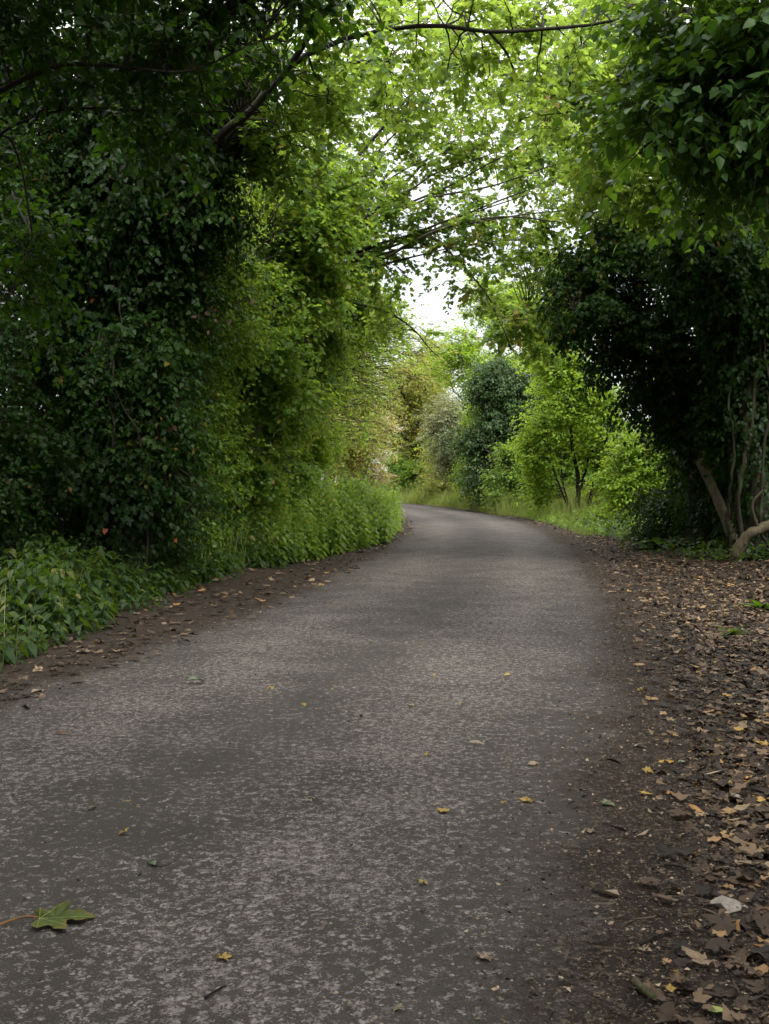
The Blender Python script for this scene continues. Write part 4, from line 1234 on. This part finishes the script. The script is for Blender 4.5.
v, f, ti = blades(q, x, y, (0.4 + 0.5 * q.random(n)) * (.6 + .4 * smoothstep(12, 18, y)), 0.004 + 0.003 * q.random(n), np.clip(0.5 + 0.5 * q.random(n), 0, 1))
bag.add(v, f, ti)
tag(bag.build('grass', M['grass']), 'long rough grass along both verges', 'grass', None, 'stuff')
bag = Bag()
n = 2600       # low weeds under the right-hand trees
y = 14 + 14 * q.random(n)
x = road_x(y) + 2.7 + 0.9 * smoothstep(18, 14, y) + 2.0 * q.random(n)
d = rand_dirs(q, n)
d[:, 2] = np.abs(d[:, 2]) * .5
nr = np.tile([0, 0, 1.0], (n, 1)) + q.normal(0, .4, (n, 3))
pz = surf_z(x, y) + 0.03 + 0.22 * q.random(n)
v, f, t = leaves(OVATE, np.stack([x, y, pz], 1), d, nr, 0.07 + 0.05 * q.random(n), np.clip(q.normal(.35, .2, n), 0, .9))
bag.add(v, f, t)
tag(bag.build('weeds', M['nettle']), 'low dark ground-cover weeds under the right-hand trees', 'weeds', None, 'stuff')

# ------------------------------------------------------------------ fallen wood on the right
k0 = P(737, 548, 16.2)
k0[2] = surf_z(k0[0], k0[1]) + 0.15
fb = smooth_path([k0, P(720, 505, 16.4), P(700, 461, 16.7)], 20)
v, f = tubes(fb, np.linspace(0.085, 0.075, 20), 10, 0.05, rng_of(7))
base = np.array([k0[0], k0[1], surf_z(k0[0], k0[1])])
rt = empty('broken_trunk', base, 'pale broken trunk leaning up to the left among the dark trees', 'fallen trunk')
b = Bag()
b.add(v, f)
b.add(np.vstack([v[-10:], fb[-1:] + [[-.02, 0, .05]]]), np.array([[i, (i + 1) % 10, 10] for i in range(10)]))
b.build('log', M['post_wood'], rt, base, True)
b = Bag()
stub = smooth_path([P(727, 522, 16.3), P(733, 512, 16.2), P(736, 508, 16.1)], 8)
v, f = tubes(stub, np.linspace(0.05, 0.02, 8), 6)
b.add(v, f)
b.build('branch_stub', M['dead_wood'], rt, base, True)
c0 = P(738, 575, 15.0)
c0[2] = surf_z(c0[0], c0[1])
rt = empty('fallen_bough', c0, 'crooked mossy bough arching out of the leaf litter at the right edge', 'fallen bough')
b = Bag()
pa = smooth_path([c0 + [0, 0, -.05], P(735, 557, 15.0), P(744, 540, 14.9), P(758, 530, 14.8), P(785, 524, 14.7), P(820, 530, 14.7), P(850, 555, 14.8)], 30)
v, f = tubes(pa, np.linspace(0.085, 0.07, 30), 9, 0.08, rng_of(8))
b.add(v, f)
b.build('bough', M['post_wood'], rt, c0, True)
b = Bag()
pa = smooth_path([P(758, 530, 14.8), P(752, 505, 14.7), P(763, 490, 14.7)], 10)
v, f = tubes(pa, np.linspace(0.03, 0.012, 10), 6)
b.add(v, f)
b.build('twig', M['dead_wood'], rt, c0, True)

# ------------------------------------------------------------------ leaf litter
LIT = tmpl_ovate(0.55, 0.1)
SYC = MAPLE


def litter_points(rng, n, side):
    y = 1.9 + 34 * rng.random(n) ** 1.7
    if side > 0:
        w = rng.random(n) ** 0.8
        lo = 1.62 + 0.25 * smoothstep(9, 3, y)
        wid = np.clip(0.40 * y - road_x(y) - lo + 0.4, 0.9, 4.2)
        x = road_x(y) + lo + wid * w
        k = rng.random(n) < smoothstep(0.0, 0.9, x - road_x(y) - lo) * (0.35 + 0.65 * smoothstep(2.5, 5.0, y)) * (0.45 + 0.55 * (0.5 + 0.5 * np.sin(2.9 * x + 1.7 * y) * np.sin(2.1 * y - 3.3 * x))) + 0.05
        return x[k], y[k]
    x = road_x(y) - 1.45 - (road_x(y) - 1.45 - verge_x(y) + 0.5) * rng.random(n) ** 0.7
    return x, y


def flat_leaves(rng, tm, x, y, size, tint, zoff=0.004, tilt=0.22):
    n = len(x)
    a = rng.random(n) * 6.28
    d = np.stack([np.cos(a), np.sin(a), rng.normal(0, .12, n)], 1)
    nr = np.tile([0, 0, 1.0], (n, 1)) + rng.normal(0, tilt, (n, 3))
    flip = rng.random(n) < 0.5
    z = surf_z(x, y) + zoff + 0.018 * rng.random(n) + size * 0.10 * flip
    nr[flip] *= [1, 1, -1]
    v, f, t = leaves(tm, np.stack([x, y, z], 1), d, nr, size, tint)
    k = len(tm[0])
    v = v + rng.normal(0, 1, v.shape) * np.repeat(size, k)[:, None] * [0.05, 0.05, 0.07]
    v[:, 2] = np.maximum(v[:, 2], np.repeat(z, k) - 0.004)
    return v, f, t


q = rng_of(400)
bag = Bag()
x, y = litter_points(q, 76000, 1)
h = len(x) // 2
v, f, t = flat_leaves(q, LIT, x[:h], y[:h], 0.018 + 0.052 * q.random(h) ** 1.6, np.clip(q.normal(.44, .30, h), 0, .96), tilt=.35)
bag.add(v, f, t)
n2_ = len(x) - h
ti = np.clip(q.normal(.48, .30, n2_), 0, 0.95)
ti[q.random(n2_) < .012] = 1
v, f, t = flat_leaves(q, SYC, x[h:], y[h:], 0.020 + 0.055 * q.random(n2_) ** 1.6, ti, tilt=.35)
bag.add(v, f, t)
x, y = litter_points(q, 3000, -1)
n = len(x)
v, f, t = flat_leaves(q, SYC, x, y, 0.035 + 0.05 * q.random(n), np.clip(q.normal(.5, .25, n), 0, .97), tilt=.3)
bag.add(v, f, t)
tag(bag.build('leaf_litter', M['litter']), 'brown fallen leaves covering the soil at the right and left of the lane', 'leaf litter', None, 'stuff')
# crumbs of soil, bud scales and grit on the lane edges
bag = Bag()
for side, n in ((1, 80000), (-1, 26000), (0, 6000)):
    y = 1.9 + 22 * q.random(n) ** 1.6
    if side:
        x = road_x(y) + side * (1.5 + q.normal(0, .2, n) + (.9 * q.random(n) if side > 0 else .5 * q.random(n)))
    else:
        x = road_x(y) + 3.2 * (q.random(n) - .5)
    s = 0.0022 + 0.010 * q.random(n) ** 4
    v, f, t = flat_leaves(q, DIAMOND, x, y, s * 1.6, np.clip(q.normal(.5, .3, n), 0, 1), 0.001, .5)
    bag.add(v, f, t)
n = 1500
y = 2.1 + 12 * q.random(n) ** 1.4
x = np.where(q.random(n) < .78, road_x(y) + 1.55 + 2.0 * q.random(n), road_x(y) - 1.5 - .7 * q.random(n))
tw_v, tw_f = tmpl_diamond(0.07)
v, f, t = flat_leaves(q, (tw_v * [1, 1, .3], tw_f), x, y, 0.025 + 0.07 * q.random(n) ** 2, np.clip(q.normal(.5, .25, n), 0, .95), 0.004, .3)
bag.add(v, f, t)
tag(bag.build('soil_debris', M['crumb']), 'crumbs of soil and leaf scraps scattered along the lane edges', 'debris', None, 'stuff')


for (px, py, sz, lab) in ((764, 612, .20, 'small green weed tuft in the litter at the right edge'), (733, 637, .13, 'little green weed sprig in the middle of the brown litter'), (690, 560, .18, 'green weed tuft where the litter meets the dark right-hand trees')):
    dd = EYE * F / (py - 480.0)
    wx, wy = (px - 384.5) / F * dd, dd
    rt = empty('weed_tuft', (wx, wy, float(surf_z(np.array(wx), np.array(wy)))), lab, 'weed')
    k = 16
    a = q.random(k) * 6.28
    d = np.stack([np.cos(a), np.sin(a), .3 + .8 * q.random(k)], 1)
    v, f, t = leaves(tmpl_ovate(.32, .35), d * .02, d, np.tile([0, 0, 1.0], (k, 1)) + q.normal(0, .2, (k, 3)), sz * (.6 + .6 * q.random(k)), q.random(k) * .8)
    build('foliage', v, [f], M['nettle'], rt, t)

# individual fallen leaves
def leaf_points(px, py):
    d = EYE * F / (py - 480.0)
    for _ in range(4):
        xx = (px - 384.5) / F * d
        d = (EYE - float(surf_z(np.array(xx), np.array(d)))) * F / (py - 480.0)
    xx = (px - 384.5) / F * d
    return xx, d


LEAFT = {}


def leaf_mesh(kind):
    if kind == 'maple':
        return MAPLE_FINE
    if kind == 'oval':
        return tmpl_ovate(0.5, 0.12)
    return tmpl_ovate(0.3, 0.15)


def fallen_leaf(px, py, width_px, kind, mat, label, rz, curl=1.0, group=None, stalk=True, tint=.5, tip=0.05):
    x, y = leaf_points(px, py)
    L_ = width_px / F * math.hypot(y, EYE)
    tv, tf = leaf_mesh(kind)
    tv = tv.copy()
    tv[:, 0] -= 0.45
    jr = rng_of(int(px * 7 + py))
    tv[1:, :2] += jr.normal(0, .045, (len(tv) - 1, 2))
    tv[1:, :2] *= (1 - 0.3 * (jr.random((len(tv) - 1, 1)) < .25))
    tv[:, 2] = tv[:, 2] * curl + jr.normal(0, .03, len(tv))
    tv[:, 2] += tip * np.sin(tv[:, 0] * 5 + tv[:, 1] * 4)
    tv[:, 2] -= tv[:, 2].min()
    root = empty('fallen_leaf', (x, y, float(surf_z(np.array(x), np.array(y))) + .003), label, 'leaf', group)
    root.rotation_euler = (0, 0, rz)
    build('blade', tv * L_, [tf], M[mat], root, np.clip(tint + 0.25 * tv[:, 0], 0, 1))
    if stalk:
        pa = smooth_path([[-.45 * L_, 0, tv[1, 2] * L_ + .002], [-.65 * L_, .04 * L_, .012], [-.88 * L_, .0, .004]], 6)
        v, f = tubes(pa, np.linspace(.0018, .0013, 6), 5)
        build('stalk', v, f, M['dead_brown'], root, np.full(len(v), .5))
    return root


hero = [
    (725, 909, 44, 'oval', 'dead_grey', 'large greyish-brown leaf lying flat on dark soil at the lower right', -0.3),
    (152, 865, 11, 'maple', 'dead_green', 'small pale green leaf scrap with a long stalk on the asphalt', 2.8),
    (226, 959, 14, 'maple', 'dead_yellow', 'small yellow-tan leaf on asphalt right of the green sycamore leaf', 0.3),
    (444, 812, 15, 'maple', 'dead_yellow', 'bright yellow leaf alone on the middle of the lane', 0.9),
    (534, 765, 17, 'oval', 'dead_tan', 'pale tan folded leaf on the asphalt near the right soil edge', 0.5),
    (487, 959, 15, 'maple', 'dead_tan', 'light tan leaf on asphalt in the lower middle of the lane', 0.2),
    (196, 684, 20, 'oval', 'dead_green', 'grey-green leaf lying on the left part of the lane', 0.1),
    (61, 735, 16, 'narrow', 'dead_brown', 'narrow brown leaf on asphalt near the left edge of the lane', 0.0),
    (613, 593, 14, 'oval', 'dead_tan', 'pale leaf where the asphalt meets the litter by the right bend', 0.0),
    (609, 805, 15, 'maple', 'dead_green', 'bluish-green leaf on the soil edge right of the asphalt', 0.4),
    (646, 795, 13, 'maple', 'dead_yellow', 'yellow leaf on dark soil beyond the bluish-green one', 1.2),
    (692, 856, 14, 'maple', 'dead_orange', 'vivid orange leaf on dark soil above the large greyish-brown leaf', 0.8),
    (762, 954, 26, 'maple', 'dead_orange', 'rusty brown leaf at the lower right frame edge', 2.0),
    (717, 1014, 20, 'oval', 'lime_green', 'yellow-green oval leaf at the bottom right corner', 0.2),
    (672, 992, 13, 'maple', 'dead_yellow', 'square-looking yellow leaf on soil near the bottom right', 0.0),
    (674, 902, 14, 'oval', 'dead_green', 'small pale green leaf left of the large greyish-brown one', 0.6),
    (590, 832, 13, 'maple', 'dead_tan', 'pale yellowish scrap of leaf on the crumbly lane edge', 0.9),
    (528, 802, 15, 'maple', 'dead_yellow', 'dull yellow leaf on asphalt below the pale tan folded leaf', 0.3),
    (606, 896, 34, 'narrow', 'dead_tan', 'long curled tan leaf on the soil edge', 2.3),
    (663, 904, 30, 'narrow', 'dead_brown', 'long brown crumpled leaf beside the small pale green one', 2.7),
    (696, 786, 13, 'oval', 'dead_orange', 'orange-brown leaf on litter at the right', 1.0),
    (508, 676, 12, 'oval', 'dead_yellow', 'tiny yellow-green leaf far up the middle of the lane', 0.2),
    (475, 745, 14, 'narrow', 'dead_tan', 'thin pale leaf sliver on the asphalt up the lane', 0.0),
    (737, 800, 16, 'oval', 'dead_grey', 'grey leaf with curled rim on the litter at the right', 0.0),
    (682, 764, 15, 'oval', 'dead_green', 'dull green leaf among brown litter at the right', 0.7),
]
for i, (px, py, w, kd, mt, lab, rz) in enumerate(hero):
    fallen_leaf(px, py, w, kd, mt, lab, rz, 1.2, None, kd == 'maple')

# the green sycamore leaf with curled brown rim in the lower left
x, y = leaf_points(62, 921)
L_ = 0.155
tv, tf = MAPLE_FINE
tv = tv.copy()
tv[:, 0] -= .4
fold = np.maximum(0, tv[:, 1] - 0.12)
tv[:, 2] = tv[:, 2] * 0.5 + fold * 0.4
tv[:, 1] -= fold * 0.9
tv[:, 2] += .025 * np.sin(tv[:, 0] * 6)
tv[:, 2] -= tv[:, 2].min()
rt = empty('sycamore_leaf', (x, y, float(surf_z(np.array(x), np.array(y))) + .003), 'large green sycamore leaf with curled brown rim and long stalk on the asphalt', 'leaf')
rt.rotation_euler = (0, 0, R(12))
m, nt, N, Lk = new_mat('sycamore_leaf_blade')
at = N.new('ShaderNodeAttribute')
at.attribute_name = 'tint'
tc = N.new('ShaderNodeTexCoord')
nn = noise(nt, tc.outputs['Object'], 45, 4)
cr = ramp(N, [(0.0, (0.030, 0.045, 0.006)), (0.62, (0.045, 0.060, 0.009)), (0.82, (0.10, 0.060, 0.017)), (1, (0.085, 0.030, 0.012))])
fx = math_node(nt, 'MULTIPLY_ADD', math_node(nt, 'SUBTRACT', nn.outputs['Fac'], .5), 0.5, at.outputs['Fac'])
Lk.new(fx, cr.inputs['Fac'])
pr = N.new('ShaderNodeBsdfPrincipled')
pr.inputs['Roughness'].default_value = .55
pr.inputs['Specular IOR Level'].default_value = .15
Lk.new(cr.outputs[0], pr.inputs['Base Color'])
o = N.new('ShaderNodeOutputMaterial')
Lk.new(pr.outputs[0], o.inputs['Surface'])
rim = np.r_[0.1, np.full(len(tv) - 1, 0.74)]
rim[(tv[:, 1] > .2) & (tv[:, 0] < .05)] = 1.05
tv[:, 2] += 0.16 * np.clip(tv[:, 1] - .1, 0, 1) * (tv[:, 0] < .05)
build('blade', tv * L_, [tf], m, rt, rim)
pa = smooth_path([[-.4 * L_, 0, .012], [-.62 * L_, .03 * L_, .016], [-.9 * L_, .0, .008], [-1.05 * L_, -.04 * L_, .003]], 10)
v, f = tubes(pa, np.linspace(.0022, .0032, 10), 6)
build('stalk', v, f, M['dead_orange'], rt, np.full(len(v), .1))
b = Bag()
for (ex, ey) in ((.56, .0), (.10, .50), (.10, -.50), (-.38, .34), (-.38, -.36)):
    tip = tv[np.argmin((tv[:, 0] - ex) ** 2 + (tv[:, 1] - ey) ** 2)]
    a = np.array([-.38, 0, tv[1, 2] + .004])
    mid = (a + tip) / 2
    near = tv[0]
    mid[2] = max(mid[2], .6 * near[2]) + .012
    v, f = tubes(smooth_path(np.array([a, mid, tip + [0, 0, .008]]) * L_, 8), np.linspace(.0009, .0003, 8), 4)
    b.add(v, f, np.full(len(v), .9))
b.build('vein', M['lime_green'], rt)

# many more look-alike leaves: on the asphalt, and in the litter nearest the eye
q = rng_of(420)
protos2 = {}


def leaf_copy(key, kind, mat, x, y, size, label, group):
    key = key + str(int(q.integers(4)))
    if key not in protos2:
        tv, tf = leaf_mesh(kind)
        tv = tv.copy()
        tv[:, 0] -= .45
        tv[1:, :2] += q.normal(0, .05, (len(tv) - 1, 2))
        tv[1:, :2] *= (1 - 0.35 * (q.random((len(tv) - 1, 1)) < .25))
        tv[:, 2] += q.normal(0, .035, len(tv))
        tv[:, 2] = tv[:, 2] * 1.6 + .06 * np.sin(tv[:, 0] * 5 + tv[:, 1] * 6)
        tv[:, 2] -= tv[:, 2].min()
        protos2[key] = build('fallen_leaf', tv, [tf], M[mat], None, np.clip(.5 + .6 * tv[:, 1], 0, 1))
        o = protos2[key]
    else:
        o = protos2[key].copy()
        COL.objects.link(o)
    o.location = (x, y, float(surf_z(np.array(x), np.array(y))) + .004 + .012 * q.random() * (abs(x - road_x(y)) > 1.7))
    o.rotation_euler = (q.normal(0, .15), q.normal(0, .15), q.random() * 6.28)
    o.scale = (size, size, size)
    tag(o, label, 'leaf', group)


for i in range(62):
    y = 2.4 + 11 * q.random() ** 1.3
    x = float(road_x(y)) - 1.5 + 3.0 * q.random() ** 0.6
    c = ['dead_yellow', 'dead_brown', 'dead_tan'][int(q.integers(3))]
    leaf_copy('a' + c, 'maple' if c != 'dead_brown' else 'oval', c, x, y, 0.018 + .022 * q.random() ** 2,
              {'dead_yellow': 'little yellow leaf scrap on the bare asphalt', 'dead_brown': 'little brown leaf scrap on the bare asphalt', 'dead_tan': 'little tan leaf scrap on the bare asphalt'}[c],
              {'dead_yellow': 'yellow leaf scraps on the asphalt', 'dead_brown': 'brown leaf scraps on the asphalt', 'dead_tan': 'tan leaf scraps on the asphalt'}[c])
kinds = [('dead_brown', 'oval', .42), ('dead_tan', 'maple', .2), ('dead_brown', 'maple', .22), ('dead_grey', 'oval', .05), ('dead_yellow', 'maple', .05), ('dead_orange', 'maple', .04), ('dead_green', 'oval', .02)]
pk = np.array([k[2] for k in kinds])
words_ = {'dead_brown': 'brown', 'dead_tan': 'pale tan', 'dead_grey': 'grey', 'dead_yellow': 'yellow', 'dead_orange': 'orange', 'dead_green': 'faded green'}
cnt = 0
while cnt < 200:
    y = 2.3 + 6.5 * q.random() ** 1.2
    x = float(road_x(y)) + 1.75 + 1.6 * q.random() ** .8
    if abs(x / y) > 0.39:
        continue
    c, kd, _ = kinds[int(q.choice(len(kinds), p=pk / pk.sum()))]
    leaf_copy('b' + c + kd, kd, c, x, y, 0.02 + .032 * q.random() ** 1.7, '%s %s dead leaf among the litter on the right-hand soil' % (words_[c], 'lobed' if kd == 'maple' else 'oval'),
              '%s %s leaves in the right-hand litter' % (words_[c], 'lobed' if kd == 'maple' else 'oval'))
    cnt += 1

# sticks
def stick(pxy, r, label, name='fallen_stick', mat='dead_wood', lift=0.006):
    pp = []
    for (px, py) in pxy:
        x, y = leaf_points(px, py)
        pp.append([x, y, float(surf_z(np.array(x), np.array(y))) + r + lift])
    pp = np.array(pp)
    b = pp[0].copy()
    v, f = tubes(smooth_path(pp - b, 12), np.linspace(r, r * .75, 12), 8, .08, rng_of(int(pxy[0][0])))
    n = len(v)
    f.append(np.array([[i for i in range(8)][::-1]]))
    f.append(np.array([[n - 8 + i for i in range(8)]]))
    o = build(name, v, f, M[mat], None, np.full(n, .5), True)
    o.location = b
    tag(o, label, 'stick')


stick([(634, 988), (642, 996), (654, 1005)], .011, 'short thick pale stick on soil near the bottom of the picture')
stick([(156, 868), (166, 867), (176, 862)], .0016, 'thin dark twig beside the small green leaf on the asphalt', 'twig', 'dark_bark', .003)
stick([(640, 948), (660, 938), (690, 935)], .004, 'thin dark twig on the soil below the large greyish-brown leaf', 'twig', 'dark_bark')
stick([(205, 1000), (216, 993), (226, 988)], .003, 'small brown twig on asphalt at the bottom of the lane', 'twig', 'dark_bark', .003)
stick([(652, 872), (668, 868), (690, 872)], .005, 'thin brown twig on the soil above the long crumpled leaf', 'twig', 'dark_bark')

# ------------------------------------------------------------------ trees behind the eye, unseen, closing the tunnel, crowns filled out to shade the lane
TW_BACK = dict(TW_MAPLE, size=0.16, len=0.6)


def back_tree(label, x, y, seed):
    b = on_ground(x, y)
    sgn = -1 if x > road_x(y) else 1
    return tree('hedgerow_tree', label, 'tree', b,
                [([b, b + [0, 0, 2.5], b + [.2 * sgn, 0, 5], b + [.2 * sgn, 0, 8]], .22, .08), ([b + [0, 0, 3], b + [1.2 * sgn, .5, 5], b + [2.5 * sgn, .8, 6]], .08, .02), ([b + [0, 0, 2.4], b + [-.5, -1.5, 3.5], b + [0, -2.4, 4.2]], .07, .02),
                 ([b + [0, 0, 2.4], b + [-.2, 1.4, 3.5], b + [.2, 2.2, 4.4]], .07, .02)],
                [(x, y, 1.4, 1.1, 2.2, 1.4, 100, -.1), (x + .3 * sgn, y, 4.0, 1.6, 2.6, 1.4, 120, 0), (x + .6 * sgn, y, 6.6, 2.2, 2.6, 1.4, 130, 0), (x + 1.9 * sgn, y + .5, 6.3, 1.2, 1.6, .7, 40, 0), (x + 2.6 * sgn, y - .5, 7.2, 2.0, 2.6, 1.0, 110, 0), (x, y - 1, 8.6, 2.4, 2.8, 1.2, 110, 0), (x, y - 1, 5, 1.8, 2.8, 1.6, 90, 0)],  # upper and overhead masses added to keep light off the foreground
                TW_BACK, MAPLE, 'maple', 'bark', seed)


BT = back_tree('unseen hedgerow tree left of the lane behind the viewpoint, crown filled out for shade', -6.9, -3.0, 501)
copy_thing(BT, on_ground(-6.3, 1.8), -0.3, 1.0, 'unseen hedgerow tree beside the viewpoint on the left, crown filled out for shade')
BT2 = back_tree('unseen hedgerow tree right of the lane behind the viewpoint, crown filled out for shade', 2.6, -3.2, 502)
copy_thing(BT2, on_ground(0.6, -9.5), 0.5, 1.1, 'unseen hedgerow tree farther back right of the lane, crown filled out for shade')

# ------------------------------------------------------------------ sky, sun, camera
SUN_EL, SUN_AZ = R(46), R(155)      # azimuth measured from +Y towards +X
w = bpy.data.worlds.new('World')
sc.world = w
w.use_nodes = True
nt = w.node_tree
bg = nt.nodes['Background']
sky = nt.nodes.new('ShaderNodeTexSky')
sky.sky_type = 'NISHITA'
sky.sun_disc = False
sky.sun_elevation = SUN_EL
sky.sun_rotation = SUN_AZ
sky.air_density = 1.0
sky.dust_density = 2.0
tc = nt.nodes.new('ShaderNodeTexCoord')
cn = noise(nt, tc.outputs['Generated'], 2.2, 6, 0.6)
cl = ramp(nt.nodes, [(0.30, (0.80, 0.80, 0.80)), (0.62, (0.97, 0.97, 0.97))])
nt.links.new(cn.outputs['Fac'], cl.inputs['Fac'])
spz = nt.nodes.new('ShaderNodeSeparateXYZ')
nt.links.new(tc.outputs['Generated'], spz.inputs[0])
zz_ = math_node(nt, 'MAXIMUM', spz.outputs['Z'], 0.0)
lum = math_node(nt, 'MULTIPLY_ADD', math_node(nt, 'MULTIPLY', zz_, zz_), 15.0, 2.7)
lum = math_node(nt, 'MULTIPLY', lum, math_node(nt, 'MULTIPLY_ADD', cn.outputs['Fac'], 0.7, 0.65))
cloud = nt.nodes.new('ShaderNodeVectorMath')
cloud.operation = 'SCALE'
cloud.inputs[0].default_value = (1.0, 0.985, 0.985)
nt.links.new(lum, cloud.inputs['Scale'])
mixed = mixc(nt, cl.outputs['Color'], sky.outputs['Color'], cloud.outputs[0])
nt.links.new(mixed, bg.inputs['Color'])
bg.inputs['Strength'].default_value = 0.12

sd = bpy.data.lights.new('sun', 'SUN')
sd.energy = 1.5
sd.angle = R(14)
sd.color = (1.0, 0.96, 0.88)
so = bpy.data.objects.new('sun', sd)
COL.objects.link(so)
so.rotation_euler = (math.pi / 2 - SUN_EL, 0, math.pi - SUN_AZ)

cam = bpy.data.cameras.new('camera')
cam.sensor_fit = 'VERTICAL'
cam.sensor_height = 24
cam.lens = 24 * F / 1024
cam.shift_y = -32 / 1024
cam.clip_end = 2000
cam.clip_start = 0.05
co = bpy.data.objects.new('camera', cam)
COL.objects.link(co)
co.location = (0, 0, EYE)
co.rotation_euler = (math.pi / 2, 0, 0)
sc.camera = co

sc.view_settings.view_transform = 'Standard'
sc.view_settings.look = 'None'
sc.view_settings.gamma = 1
sc.view_settings.use_curve_mapping = False
sc.view_settings.exposure = 1.9
cy = sc.cycles
cy.max_bounces = 7
cy.diffuse_bounces = 5
cy.glossy_bounces = 2
cy.transmission_bounces = 5
cy.transparent_max_bounces = 4
cy.caustics_reflective = False
cy.caustics_refractive = False
cy.use_denoising = True
cy.use_adaptive_sampling = True
cy.adaptive_threshold = 0.02
